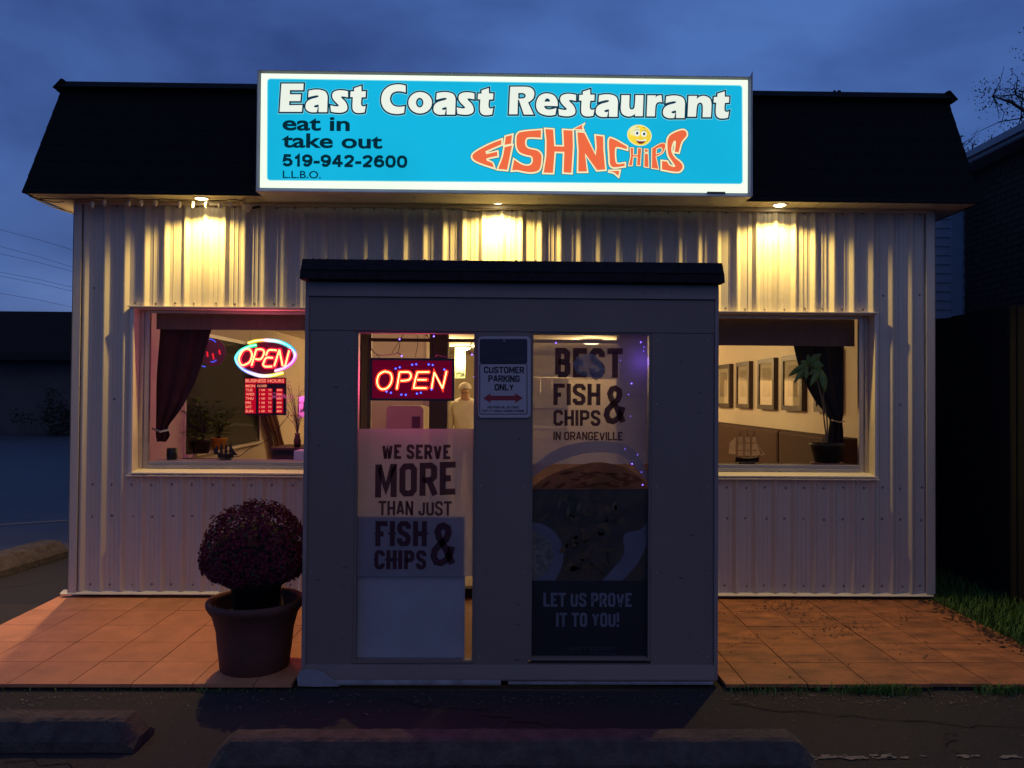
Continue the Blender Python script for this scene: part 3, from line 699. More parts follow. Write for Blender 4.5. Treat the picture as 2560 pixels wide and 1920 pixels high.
# porch windows
for (x0, x1, z0, z1), tr in ((wl, 1), (wr, 0)):
    f = B(); f.box(x0, x0+.016, YF+.004, YF+.05, z0, z1).box(x1-.014, x1, YF+.004, YF+.05, z0, z1).box(x0+.016, x1-.014, YF+.004, YF+.05, z1-.012, z1).box(x0+.016, x1-.014, YF+.004, YF+.05, z0, z0+.016)
    fr = f.build('window', M['porch'], P)
    B().add([(x0+.014, YF+.020, z0+.014), (x1-.012, YF+.020, z0+.014), (x1-.012, YF+.020, z1-.01), (x0+.014, YF+.020, z1-.01)], [(0, 1, 2, 3)]).build('pane', M['glass_porch'], fr)
# shingled lip roof
b = B()
for i, (ya, yb, za, zb) in enumerate(((YF-.075, YF-.06, 2.232, 2.285), (YF-.066, YF-.03, 2.284, 2.348))):
    b.prism([(ya, za), (yb, zb), (YF+.02, zb), (YF+.02, za)], -1.094+.003*i, 1.238-.003*i, 'x')
b.prism([(YF+.02, 2.232), (YF+.02, 2.346), (-.02, 2.352), (-.02, 2.232)], -1.088, 1.232, 'x')
b.build('porch_roof', M['porch_shingle'] if 'porch_shingle' in M else M['shingle2'], P)
b = B()
rr = random.Random(9)
for i in range(26): b.ball((rr.uniform(-1.05, 1.2), YF-.02, 2.35), rr.uniform(.003, .008), 5, 3, .7)
b.build('roof_grit', M['dark'], P, kind='stuff')
B().ball((-1.097, YF-.05, 2.24), .006, 8, 5).build('red_reflector', M['redplate'], P)
pbox('porch_floor', M['terracotta'], -1.05, 1.195, YF+.07, .10, .0, .03)
pbox('porch_ceiling', M['ceil'], -1.05, 1.195, YF+.07, -.03, 2.16, 2.20)
# inner door wall
def px_at(px, y): return AY(px, 985, y)[0]
b = B()
for a, c in ((-1.055, -1.01), (-.535, -.395), (.92, 1.20)): b.box(a, c, -.02, .14, .03, 2.10)
b.box(-1.01, -.535, -.01, .05, 2.012, 2.035).box(-.395, .92, -.01, .05, 2.012, 2.035)
b.build('door_frame', M['inwall2'], P)
B().add([(-1.01, .06, .05), (-.535, .06, .05), (-.535, .06, 2.01), (-1.01, .06, 2.01)], [(0, 1, 2, 3)]).build('door_pane', M['glass'], P)

# ================================================================== LIT SIGN
YS = -.455
SG = thing('lit_sign', 'wide backlit light box sign in cyan and white with restaurant lettering, mounted on the mansard', 'sign', (0, YS, 3.03))
sx0, sx1, sz0, sz1 = -1.727, 1.787, 3.030, 3.893
b = B(); t = .024
b.box(sx0, sx0+.006, YS-.016, -.20, sz0, sz1).box(sx1-.006, sx1, YS-.016, -.20, sz0, sz1).box(sx0+.006, sx1-.006, YS-.016, -.20, sz1-.006, sz1).box(sx0+.006, sx1-.006, YS-.016, -.20, sz0, sz0+.006)
O_ = [(sx0+.006, sz0+.006), (sx1-.006, sz0+.006), (sx1-.006, sz1-.006), (sx0+.006, sz1-.006)]; I_ = [(sx0+t, sz0+.030), (sx1-t, sz0+.030), (sx1-t, sz1-.020), (sx0+t, sz1-.020)]
b.add([(x, YS-.016, z) for x, z in O_]+[(x, YS+.001, z) for x, z in I_], [(i, (i+1) % 4, 4+(i+1) % 4, 4+i) for i in range(4)])
b.box(sx0+t, sx1-t, -.235, -.20, sz0+.03, sz1-.02)
b.build('cabinet', M['cabinet'], SG, bevel=.003)
B().prism([(YS-.02, sz0+.005), (YS-.012, sz0+.6), (YS-.02, sz1+.035), (-.30, sz1-.01), (-.22, sz0+.01)], sx1+.001, sx1+.006, 'x').build('end_flange', M['cabinet'], SG)
B().box(1.47, 1.60, YS-.010, YS-.004, 3.050, 3.066).build('maker_plate', mat('brass_plate', (.14, .13, .08), .5, .3), SG)
b = B()
for x in (-1.42, -.62, .28, 1.52): b.ball((x, YS+.10, sz0-.002), .006, 8, 5)
b.build('cabinet_bolts', M['alu'], SG, kind='stuff')
B().add([(sx0+t, YS, sz0+.03), (sx1-t, YS, sz0+.03), (sx1-t, YS, sz1-.02), (sx0+t, YS, sz1-.02)], [(0, 1, 2, 3)]).build('face', M['sg_white'], SG)
def sp_(px, py, y=YS): return AY(px, py, y)
def rr_loop(p, r, n=5):
    (x0, z1), (x1, z1b), (x1b, z0b), (x0b, z0) = p; cs = [(x0, z1, 1, -1, 90, 180), (x0b, z0, 1, 1, 180, 270), (x1b, z0b, -1, 1, 270, 360), (x1, z1b, -1, -1, 0, 90)]
    o = []
    for cx, cz, dx, dz, a0, a1 in cs:
        for i in range(n+1):
            a = math.radians(a0+(a1-a0)*i/n); o.append((cx+dx*r+math.cos(a)*r, cz+dz*r+math.sin(a)*r))
    return o
lay = lambda k: YS-.0012*k
cor = [sp_(669, 197), sp_(1855, 214), sp_(1856, 460), sp_(668, 451)]
def flatobj(name, loops, y, m, parent, label=None):
    vs, fs = curve_mesh(loops, y); return B().add(vs, fs).build(name, m, parent, label=label)
lp = rr_loop(cor, .022)
flatobj('blue_field', [lp], lay(2), M['sg_cyan'], SG)
b = B(); stroke(b, lp, .003, lay(2.5)); b.build('field_outline', M['sg_halo'], SG)
# --- title, traced glyph by glyph in zoomed pixels: (origin x, y, scale)
G1, G2, G3, G4 = (620, 160, 4.879), (940, 180, 6.9125), (1250, 190, 7.1355), (1550, 200, 7.1355)
s = 's'
GL = {
 'E': (G1, [[(412,245),(682,245),(677,324),(515,324),(515,376),(650,376),(642,458),(508,458),(505,508),(668,506),(660,588),(390,588)]]),
 'a': (G1, [[(745,330),(820,318,s),(890,322,s),(948,345,s),(972,395,s),(972,470,s),(968,592),(865,592),(865,500),(825,508,s),(808,522,s),(825,535,s),(856,530),(842,592),(770,592,s),(718,565,s),(705,520,s),(722,468,s),(770,435,s),(850,412,s),(866,398,s),(848,388,s),(790,397,s),(738,412)]]),
 's': (G1, [[(1222,338),(1160,327,s),(1100,328,s),(1045,350,s),(1030,398,s),(1050,445,s),(1095,492,s),(1110,514,s),(1085,523,s),(1008,510),(1016,586),(1075,597,s),(1150,596,s),(1205,570,s),(1213,520,s),(1188,465,s),(1138,412,s),(1148,400,s),(1222,412)]]),
 't': (G1, [[(1297,300),(1385,272),(1387,338),(1440,338),(1436,410),(1388,412),(1381,480,s),(1388,512,s),(1412,523,s),(1438,515),(1424,594),(1370,602,s),(1320,598,s),(1288,575,s),(1277,530,s),(1282,410),(1250,408),(1254,340),(1297,340)]]),
 'C': (G2, [[(515,242),(440,225,s),(360,222,s),(240,250,s),(140,330,s),(97,440,s),(97,540,s),(140,640,s),(230,708,s),(350,733,s),(420,728,s),(485,715),(500,598),(440,608,s),(360,606,s),(290,575,s),(250,510,s),(246,450,s),(278,380,s),(340,347,s),(420,341,s),(515,360)]]),
 'o': (G2, [[(765+205*math.cos(i*PI/10), 538+186*math.sin(i*PI/10)) for i in range(20)], [(757+64*math.cos(-i*PI/10), 537+84*math.sin(-i*PI/10)) for i in range(20)]]),
 'R': (G3, [[(182,200),(450,200,s),(540,215,s),(598,265,s),(610,340,s),(585,415,s),(500,482),(598,695),(425,695),(338,432),(318,432),(312,690),(160,690)],[(325,312),(415,314,s),(458,352,s),(432,402,s),(325,412)]]),
 'e': (G3, [[(985,698),(900,712,s),(800,703,s),(700,660,s),(650,580,s),(648,480,s),(690,380,s),(770,328,s),(860,320,s),(960,355,s),(1018,440,s),(1030,545),(785,540),(800,580,s),(850,605,s),(930,600,s),(1006,578)],[(790,465),(815,418,s),(845,408,s),(876,422,s),(893,465)]]),
 'u': (G4, [[(22,278),(168,278),(162,480,s),(175,520,s),(205,535,s),(248,512,s),(262,440,s),(272,278),(415,278),(402,652),(265,652),(263,612),(200,650,s),(120,654,s),(40,612,s),(12,530,s),(18,400,s)]]),
 'r': (G4, [[(485,282),(640,282),(622,324),(670,288,s),(735,280),(748,405),(700,400,s),(650,422,s),(628,480,s),(618,655),(472,655)]]),
 'n': (G4, [[(1218,292),(1370,292),(1362,345),(1420,303,s),(1500,292,s),(1588,330,s),(1622,400,s),(1625,500,s),(1615,670),(1468,670),(1472,480,s),(1455,425,s),(1425,412,s),(1385,430,s),(1365,490,s),(1350,662),(1200,662)]]),
}
title = [('East', [('E',0,0),('a',0,0),('s',0,0),('t',0,0)]),
         ('Coast', [('C',0,0),('o',0,0),('a',319.5,6.2),('s',315.4,5.1),('t',318.2,5.5)]),
         ('Restaurant', [('R',0,0),('e',0,0),('s',569.2,8.9),('t',571,8.6),('a',724.7,11.7),('u',0,0),('r',0,0),('a',892.2,14.7),('n',0,0),('t',907,13.7)])]
for word, gl in title:
    wb, db, hb = B(), B(), B()
    for gi, (ch, dx, dy) in enumerate(gl):
        (ox, oy, scl), lps = GL[ch]; out = []
        for lp in lps:
            q = smooth_loop(lp); out.append([sp_(ox+x/scl+dx, oy+y/scl+dy) for x, y in q])
        vs, fs = curve_mesh(out, lay(7)); wb.add(vs, fs)
        for lp in out: stroke(db, lp, .0112, lay(5)-.00002*gi); stroke(hb, lp, .0138, lay(3.5)-.00002*gi)
    hb.build('letter_halo', M['sg_halo'], SG); db.build('letter_outline', M['sg_line'], SG)
    wb.build('letters', M['sg_letter'], SG)
# --- plain navy text
for body, x0, x1, y0, y1, bo, kw in (
    ('eat in', 706, 874.5, 292, 327.5, 0, .027), ('take out', 705, 956, 334, 371, 0, .027),
    ('519-942-2600', 705, 1018.5, 387, 418, .235, .28), ('L.L.B.O.', 707, 802, 427, 446, 0, .012)):
    b = B(); (stroke_text(b, body, x0, x1, y0, y1, lay(4), bo, kw) if bo else text_px(b, body, x0, x1, y0, y1, lay(4), kw)); b.build('text_line', M['sg_navy'], SG)
# --- fish shaped lettering
G5, G6 = (1160, 290, 7.9), (1420, 290, 6.9125)
LG = [
 (G5, [[(740,478),(560,545,s),(400,620,s),(215,730,s),(165,800,s),(200,872,s),(350,945,s),(590,1025),(565,950,s),(520,915,s),(448,885,s),(450,845,s),(660,795),(655,712),(440,762),(422,705),(735,570)]]),
 (G5, [[(825,415),(948,383),(930,553),(802,578)]]),
 (G5, [[(802,625),(948,590),(905,800),(850,1070),(675,1052),(765,820,s)]]),
 (G5, [[(1520,285),(1120,325,s),(1050,380,s),(1035,500,s),(1045,620,s),(1100,720,s),(1240,778,s),(1330,800,s),(1360,870,s),(1330,960,s),(1240,990,s),(1120,955,s),(990,870),(950,1080),(1050,1075,s),(1250,1112,s),(1400,1108,s),(1490,1055,s),(1530,850,s),(1515,755,s),(1440,690,s),(1270,648,s),(1215,590,s),(1210,490,s),(1260,432,s),(1515,437)]]),
 (G5, [[(1605,265),(1760,275),(1780,605),(1975,612),(1960,285),(2140,295),(2150,600),(2118,1130),(1965,1120),(1980,715),(1788,710),(1755,1130),(1572,1125),(1625,800),(1630,500)]]),
 (G6, [[(262,152),(105,230),(253,238),(240,195,s)]]),
 (G6, [[(160,288),(280,300),(475,690),(495,550),(478,345),(605,360),(610,600),(640,930),(500,940),(290,650),(325,965),(175,965),(182,600)]]),
 (G6, [[(690,958),(885,955),(865,1040),(790,980,s)]]),
 (G6, [[(735,388,s),(1015,535),(1015,580),(850,540,s),(812,562,s),(815,780,s),(850,835,s),(975,825),(975,870),(780,890,s),(728,845,s),(715,700),(705,440,s)]]),
 (G6, [[(1075,560),(1125,560),(1120,680),(1200,685),(1205,565),(1262,570),(1240,860),(1190,855),(1200,710),(1120,705),(1105,860),(1050,860),(1085,700)]]),
 (G6, [[(1320,580),(1375,585),(1375,630),(1320,622)]]), (G6, [[(1320,658),(1378,662),(1388,890),(1315,880)]]),
 (G6, [[(1450,570),(1600,485,s),(1668,488,s),(1672,560,s),(1620,650,s),(1510,703),(1558,920),(1445,905)],[(1520,575),(1590,548,s),(1630,580,s),(1600,645,s),(1515,668)]]),
 (G6, [[(1975,250,s),(2038,285,s),(2040,350,s),(1960,450,s),(1905,635),(1840,625),(1860,450,s),(1838,432,s),(1810,465,s),(1780,580,s),(1800,665,s),(1850,735,s),(1950,820,s),(1975,900,s),(1900,968,s),(1620,930),(1620,785),(1710,795),(1740,850,s),(1810,885,s),(1848,875,s),(1790,780,s),(1735,690,s),(1715,560,s),(1725,400,s),(1790,320,s)]]),
]
ob_, cb, db = B(), B(), B()
for gi, ((ox, oy, scl), lps) in enumerate(LG):
    out = [[sp_(ox+x/scl, oy+y/scl) for x, y in smooth_loop(lp)] for lp in lps]
    vs, fs = curve_mesh(out, lay(7)); ob_.add(vs, fs)
    small = gi in (9, 10, 11, 12); wv = .0062 if small else .0118
    for lp in out: stroke(cb, lp, wv, lay(5)-.00002*gi); stroke(db, lp, wv+.0036, lay(3.5)-.00002*gi)
db.build('fish_outline', M['sg_line'], SG); cb.build('fish_border', M['sg_cream'], SG); ob_.build('fish_letters', M['sg_orange'], SG)
# --- smiling face
def g6(x, y): return sp_(1420+x/6.9125, 290+y/6.9125)
def ell(cx, cy_, rx_, ry_, a=0, n=28): return [g6(cx+rx_*math.cos(t)*math.cos(a)-ry_*math.sin(t)*math.sin(a), cy_+rx_*math.cos(t)*math.sin(a)+ry_*math.sin(t)*math.cos(a)) for t in [2*PI*i/n for i in range(n)]]
face = flatobj('smiling_face', [ell(1232,338,208,176,.25)], lay(4), M['sg_yellow'], SG)
b = B(); stroke(b, ell(1232,338,206,174,.25), .0035, lay(5)); b.build('rim', M['sg_ylight'], face)
flatobj('highlight', [ell(1150,262,95,75,-.5)], lay(5), M['sg_ylight'], face)
b = B()
for cx, cy_, rx_, ry_ in ((1192,302,50,56), (1310,314,50,54)):
    vs, fs = curve_mesh([ell(cx,cy_,rx_,ry_)], lay(6)); b.add(vs, fs)
vs, fs = curve_mesh([[g6(*p) for p in smooth_loop([(1168,402),(1250,425,s),(1350,402),(1338,436,s),(1200,436,s)])]], lay(7)); b.add(vs, fs)
b.build('eyes_and_teeth', M['sg_letter'], face)
flatobj('mouth', [[g6(*p) for p in smooth_loop([(1172,410),(1255,438,s),(1340,430),(1300,475,s),(1240,488,s),(1195,462,s)])]], lay(6.5), M['sg_mouth'], face)
b = B()
for cx, cy_ in ((1192,304), (1312,317)): flatobj('pupil', [ell(cx,cy_,20,24)], lay(7), M['sg_black'], face)
for nm, p in (('brow', [(1175,205),(1195,192),(1215,202)]), ('brow', [(1290,208),(1312,205),(1330,218)]), ('lash_line', [(1145,262),(1160,250),(1192,243),(1225,262)]), ('lash_line', [(1280,268),(1315,258),(1350,285)])):
    b = B(); stroke(b, [g6(*q) for q in p], .0013, lay(7), closed=False); b.build(nm, M['sg_black'], face)
# drip marks along the lower white band
rm_ = random.Random(2); b = B()
for i in range(230):
    px = rm_.uniform(675, 1862); f_ = (px-675)/1187; py = 466+f_*13+rm_.gauss(0, 1.0)
    if rm_.random() < .35+.4*math.sin(px*.02)**2: x, z = sp_(px, py); b.disc(x, YS-.0012, z, rm_.uniform(.0008, .0022), 5, rm_.uniform(.0008, .0018))
for i in range(120):
    px = rm_.uniform(760, 1860); f_ = (px-655)/1210; x, z = sp_(px, 472.5+f_*12+rm_.uniform(-1, 1)); b.disc(x, YS-.0012, z, rm_.uniform(.004, .012), 6, .0015)
b.build('grime_marks', emi('sign_grime', (.30, .42, .25), .8), SG, kind='stuff')

# ================================================================== CUSTOMER PARKING SIGN on the porch
YP = YF-.012
PS = thing('parking_sign', 'white metal customer parking only sign with red double arrow between the porch windows', 'sign', (.027, YP, 1.48))
def zpx(ox, oy, sc_): return lambda x, y: (ox+x/sc_, oy+y/sc_)
Z6 = zpx(860, 800, 4.608)
def plane(y, z): return lambda x, yy: AY(*z(x, yy), y)
q = plane(YP, Z6)
def rbox(x0, x1, y0, y1, y, r, Z=Z6):
    f = plane(y, Z); return rr_loop([f(x0, y0), f(x1, y0), f(x1, y1), f(x0, y1)], r)
pl = rbox(1546, 2150, 188, 1126, YP, .022)
B().prism(list(reversed(pl)), YP, YP+.004, 'y').build('plate', M['sign_white'], PS)
flatobj('dark_panel', [rbox(1562, 2112, 218, 500, YP, .012)], YP-.0006, M['sign_dark'], PS)
b = B(); stroke(b, rbox(1564, 2108, 504, 1083, YP, .010), .0022, YP-.0006); b.build('border', M['ink2'], PS)
b = B()
for body, x0, x1, y0, y1, bo in (('CUSTOMER',1612,2075,538,612,.20),('PARKING',1662,2022,637,713,.20),('ONLY',1735,1955,737,811,.20),
                                 ('VIOLATORS WILL BE TOWED',1650,2018,993,1018,.17),('AWAY AT VEHICLE OWNERS EXPENSE',1590,2076,1034,1058,.17)):
    a = Z6(x0, y0); c = Z6(x1, y1); stroke_text(b, body, a[0], c[0], a[1], c[1], YP-.0008, bo, .34)
b.build('lettering', M['ink2'], PS)
q8 = plane(YP-.0008, Z6)
flatobj('double_arrow', [[q8(*p) for p in ((1602,900),(1688,843),(1688,872),(1974,872),(1974,843),(2060,900),(1974,955),(1974,926),(1688,926),(1688,955))]], YP-.0008, M['sign_red'], PS)
b = B(); a = Z6(1865, 432); c = Z6(2088, 462); text_px(b, 'Fish & Chips', a[0], c[0], a[1], c[1], YP-.0008, .005)
stroke(b, [q8(*p) for p in ((1668,290),(1620,320),(1612,365),(1632,410))], .0006, YP-.0008, closed=False)
stroke(b, [q8(*p) for p in ((1588,382),(1650,368),(1720,345),(1800,318),(1880,308))], .0006, YP-.0008, closed=False)
b.build('faded_logo', M['faint'], PS)
x, z = q8(1844, 240); B().ball((x, YP-.001, z), .006, 8, 5).build('screw', M['alu'], PS)
x, z = q8(1844, 1076); B().ball((x, YP-.001, z), .004, 8, 5).build('screw', M['alu'], PS)

# ================================================================== POSTERS in the porch windows
YG = YF+.034
Z4 = zpx(740, 1060, 2.44); Z7 = zpx(1280, 800, 1.8855)
P1 = thing('left_poster', 'white translucent window poster reading we serve more than just fish and chips', 'poster', (-.46, YG, .6))
def quad_px(y, x0, x1, y0, y1):
    return [AY(x0, y1, y), AY(x1, y1, y), AY(x1, y0, y), AY(x0, y0, y)]
def film(name, m, par, y, x0, x1, y0, y1):
    p = quad_px(y, x0, x1, y0, y1); return B().add([(a, y, c) for a, c in p], [(0, 1, 2, 3)]).build(name, m, par)
P1['label'] = 'white translucent window poster reading we serve more than just fish and chips'
P1.name = 'window_poster'
film('film', M['poster'], P1, YG, 893, 1184, 1072, 1441)
b = B()
for body, x0, x1, y0, y1, bo, tl in (('WE SERVE',525,942,125,214,.21,0),('MORE',483,973,238,440,.185,.045),('THAN JUST',503,950,470,558,.17,0),
                                  ('FISH',484,798,592,745,.205,0),('CHIPS',478,795,770,886,.21,0),('&',820,975,600,868,.15,0)):
    a = Z4(x0, y0); c = Z4(x1, y1); stroke_text(b, body, a[0], c[0], a[1], c[1], YG-.001, bo, .42, tilt=tl)
for wx, wy in ((486,668),(522,668),(566,668),(604,668),(722,668),(803,668),(480,828),(548,828),(622,828),(668,828)):
    x, z = AY(*Z4(wx, wy), YG-.0013); b.add([(x-.009, YG-.0016, z), (x, YG-.0016, z-.006), (x+.009, YG-.0016, z), (x, YG-.0016, z+.006)], [(0, 1, 2, 3)])
b.build('lettering', M['ink'], P1)
BD = B().box(*[f for f in (AY(893, 1400, YG+.03)[0], AY(1163, 1400, YG+.03)[0])], YG+.022, YG+.030, AY(1000, 1655, YG+.03)[1], AY(1000, 1288, YG+.03)[1]).build('backing_board', M['board'])
tag(BD, 'plain bluish white board filling the lower part of the left porch window behind the poster', 'board')
P2 = thing('window_poster', 'tall window poster reading best fish and chips in orangeville over a dark food photograph', 'poster', (.5, YG, .6))
for k in range(10):
    film('film', paper('poster_film_%d' % k, (.44, .39, .44), .52, .38-.036*k), P2, YG, 1326, 1619, 833+32.7*k, 833+32.7*(k+1))
grd = paper('poster_photo_top', (.36, .19, .11), .5, .02, .5)
film('photo_top', grd, P2, YG, 1326, 1619, 1160, 1222)
ph = mat('poster_photo_dark', (.055, .035, .02), .5, 0, .6, 7, col2=(.018, .014, .018))
film('photo_bottom', ph, P2, YG, 1326, 1619, 1222, 1452)
film('black_band', mat('poster_black', (.012, .011, .014), .5), P2, YG, 1326, 1619, 1452, 1658)
def z7l(pts, y): return [AY(*Z7(p[0], p[1]), y) for p in smooth_loop(pts, 6)]
flatobj('plate_rim', [z7l([(92,745),(170,690,s),(300,640,s),(400,625,s),(520,640,s),(636,760),(636,720,s),(560,600,s),(400,570,s),(230,600,s),(92,690)], YG-.001)], YG-.001, M['poster'], P2)
flatobj('fish_print', [z7l([(92,790),(180,730,s),(300,690,s),(410,670,s),(540,700,s),(625,760,s),(632,798),(92,798)], YG-.0014)], YG-.0014, paper('poster_fish', (.42, .20, .09), .5, .02, .35), P2)
wh = mat('poster_plate', (.13, .12, .15), .5, 0, .12, 9)
flatobj('plate_print', [z7l([(636,955),(600,990,s),(530,1010,s),(528,1100,s),(470,1180,s),(425,1228),(520,1228),(590,1150,s),(636,1060)], YG-.001)], YG-.001, wh, P2)
flatobj('bowl_print', [z7l([(92,952),(150,965,s),(210,1010,s),(240,1080,s),(238,1150,s),(205,1228),(92,1228)], YG-.001)], YG-.001, wh, P2)
flatobj('slaw_print', [z7l([(92,1000),(130,1005,s),(180,1050,s),(195,1120,s),(160,1190,s),(92,1228)], YG-.0016)], YG-.0016, mat('poster_slaw', (.16, .13, .11), .5, 0, .6, 40), P2)
b = B(); rr = random.Random(4)
for x, y, l, w_, a in ((225,860,60,14,1.4),(315,880,45,18,1.3),(150,930,60,12,.6),(265,900,50,12,1.5),(420,900,40,16,1.2),(130,860,50,12,.9),(480,870,30,12,1.0)):
    c, s_ = math.cos(a), math.sin(a); pts = [(x+c*l*.6, y-s_*l*.6), (x-s_*w_*.6, y-c*w_*.6), (x-c*l*.6, y+s_*l*.6), (x+s_*w_*.6, y+c*w_*.6)]
    vs, fs = curve_mesh([[AY(*Z7(*p), YG-.001) for p in pts]], YG-.001); b.add(vs, fs)
b.build('fries_print', mat('poster_fries', (.10, .075, .04), .5, 0, .5, 20), P2)
fm = [mat('food_print_%d' % k, c_, .5, 0, .5, 25) for k, c_ in enumerate(((.07, .036, .015), (.045, .024, .012), (.09, .052, .02), (.03, .024, .013)))]
for k in range(4):
    b = B()
    for i in range(26):
        x, y = rr.uniform(240, 520), rr.uniform(815, 1190); l, w_, a = rr.uniform(14, 60), rr.uniform(6, 20), rr.uniform(0, PI); c, s_ = math.cos(a), math.sin(a)
        if y > 1000 and x > 460: x -= 120
        pts = [(x+c*l*.6*math.cos(t)-s_*w_*math.sin(t), y+s_*l*.6*math.cos(t)+c*w_*math.sin(t)) for t in [2*PI*j/9+rr.uniform(-.2, .2) for j in range(9)]]
        b.add([(AY(*Z7(*p), YG)[0], YG-.0006-.00006*((i*4+k) % 9), AY(*Z7(*p), YG)[1]) for p in pts], [tuple(range(9))])
    b.build('food_print', fm[k], P2, kind='stuff')
b = B()
for i in range(30):
    x, y = rr.uniform(150, 590), rr.uniform(700, 790); 
    if y < 690+((x-400)/260)**2*95: continue
    l, w_, a = rr.uniform(20, 70), rr.uniform(3, 9), rr.uniform(-.5, .3)+(x-400)/500; c, s_ = math.cos(a), math.sin(a)
    pts = [(x+c*l*.6*math.cos(t)-s_*w_*math.sin(t), y+s_*l*.6*math.cos(t)+c*w_*math.sin(t)) for t in [2*PI*j/9 for j in range(9)]]
    b.add([(AY(*Z7(*p), YG)[0], YG-.0018-.00005*(i % 7), AY(*Z7(*p), YG)[1]) for p in pts], [tuple(range(9))])
b.build('batter_print', paper('batter_streaks', (.30, .11, .05), .5, .02, .4), P2, kind='stuff')
b = B()
for body, x0, x1, y0, y1, bo in (('BEST',203,522,132,272,.20),('FISH',195,417,300,402,.20),('CHIPS',195,417,424,499,.20),('&',432,538,308,492,.15),('IN ORANGEVILLE',195,522,527,567,.18)):
    a = Z7(x0, y0); c = Z7(x1, y1); stroke_text(b, body, a[0], c[0], a[1], c[1], YG-.001, bo, .4)
b.build('lettering', M['ink'], P2)
b = B()
for body, x0, x1, y0, y1, bo in (('LET US PROVE',148,565,1286,1352,.18),('IT TO YOU!',208,505,1380,1446,.18)):
    a = Z7(x0, y0); c = Z7(x1, y1); stroke_text(b, body, a[0], c[0], a[1], c[1], YG-.001, bo, .42)
b.build('lettering', mat('poster_grey_text', (.15, .15, .18), .5), P2)
b = B(); a = Z7(272, 1541); c = Z7(490, 1558); text_px(b, 'EAST COAST', a[0], c[0], a[1], c[1], YG-.001, .005)
a = Z7(372, 1568); c = Z7(488, 1580); text_px(b, 'Fish & Chips', a[0], c[0], a[1], c[1], YG-.001, .0)
b.build('small_lettering', mat('poster_dim_text', (.06, .06, .075), .5), P2)
q = random.Random(14); fz = zpx(1320, 830, 6.9125); pk = [(770,560),(850,420),(960,400),(1110,370),(1230,470),(1330,640),(1290,760),(1180,840),(1080,780),(960,760),(850,720)]
b = B(); c_ = Vector((1050, 600)); ring = [Vector(p) for p in pk]; mid = [c_+(p-c_)*q.uniform(.35, .6) for p in ring]
def cr3(p, d): x_, z_ = AY(*fz(p.x, p.y), YG-.003); return (x_, YG-.003-d, z_)
dm = [q.uniform(.002, .016) for _ in ring]; vs = [cr3(p, 0) for p in ring]+[cr3(p, d) for p, d in zip(mid, dm)]+[cr3(c_, .010)]; n_ = len(ring)
b.add(vs, [(i, (i+1) % n_, n_+(i+1) % n_) for i in range(n_)]+[(i, n_+(i+1) % n_, n_+i) for i in range(n_)]+[(n_+i, n_+(i+1) % n_, 2*n_) for i in range(n_)])
b.build('crumpled_patch', M['poster'], P2)
B().box(.15, .90, YG+.025, YG+.04, .12, AY(1450, 1222, YG+.03)[1]).build('backing', M['black'], P2)

# ================================================================== SIGNS THAT GIVE LIGHT
# red LED sign hanging in the left porch window
YL = -1.50
LS = thing('led_open_sign', 'rectangular red framed open sign of amber and blue light dots hanging in the porch window', 'sign', (-.5, YL, 1.57))
fl6 = plane(YL-.012, Z6)
(xa, za), (xb, zb) = fl6(302, 436), fl6(1270, 934)
b = B(); t = .013
b.box(xa, xb, YL-.006, YL+.02, zb, za)
b.box(xa, xa+t, YL-.016, YL-.006, zb, za).box(xb-t, xb, YL-.016, YL-.006, zb, za).box(xa+t, xb-t, YL-.016, YL-.006, za-t, za).box(xa+t, xb-t, YL-.016, YL-.006, zb, zb+t)
b.build('case', M['black'], LS)
_rp = B().add([(xa+t, YL-.0075, zb+t), (xb-t, YL-.0075, zb+t), (xb-t, YL-.0075, za-t), (xa+t, YL-.0075, za-t)], [(0, 1, 2, 3)]).build('red_panel', emi('red_acrylic_glow', (.30, .001, .04), .34), LS)  # light of the dots on the acrylic given as the panel's own emission
LT = {'O': (True, [(470,592),(412,620),(384,680),(388,750),(430,796),(490,788),(535,738),(551,670),(532,612)]),
      'P': (False, [(608,790),(640,602),(742,600),(772,640),(745,690),(652,700)]),
      'E': (False, [(976,600),(845,602),(820,690),(802,782),(950,784)]), 'Em': (False, [(850,688),(955,688)]),
      'N': (False, [(1010,780),(1040,602),(1135,788),(1180,596)])}
rim, dots = B(), B()
def resample(P, st):
    out = [P[0]]; acc = 0
    for i in range(len(P)-1):
        a, b_ = Vector(P[i]), Vector(P[i+1]); l = (b_-a).length; t_ = st-acc
        while t_ <= l: out.append(tuple(a+(b_-a)*(t_/l))); t_ += st
        acc = (acc+l) % st if l else acc
    return out
for i, (k, (cl, pts)) in enumerate(LT.items()):
    pp = smooth_path(pts+[pts[0]] if cl else pts, 4) if k in 'O' else [Vector(p) for p in pts]
    if k == 'P': pp = [Vector(p) for p in pts[:2]]+smooth_path(pts[1:], 4)
    P2d = [fl6(p[0], p[1]) for p in pp]
    stroke(rim, P2d, .0118, YL-.009-.00003*i, closed=False, cap=True)
    for x, z in resample(P2d, .0058): dots.disc(x, YL-.0115, z, .0036, 8)
rim.build('letter_glow', M['led_rim'], LS); dots.build('amber_dots', M['led'], LS, kind='stuff')
b, r2 = B(), B()
for x, y in ((595,560),(642,545),(785,515),(832,510),(975,512),(1022,518),(1155,570),(490,825),(540,838),(660,860),(712,862),(840,848),(885,838),(1008,800)):
    x, z = fl6(x, y); r2.disc(x, YL-.0100, z, .0070, 12); b.disc(x, YL-.0112, z, .0038, 10)
r2.build('blue_glow', M['led_blue_rim'], LS); b.build('blue_dots', M['led_blue'], LS, kind='stuff')
b = B()
for x, y in ((680,530),(728,520),(872,508),(920,505),(1065,527),(1108,545),(575,852),(615,858),(755,860),(795,856),(960,815)):
    x, z = fl6(x, y); b.disc(x, YL-.0112, z, .0011, 6)
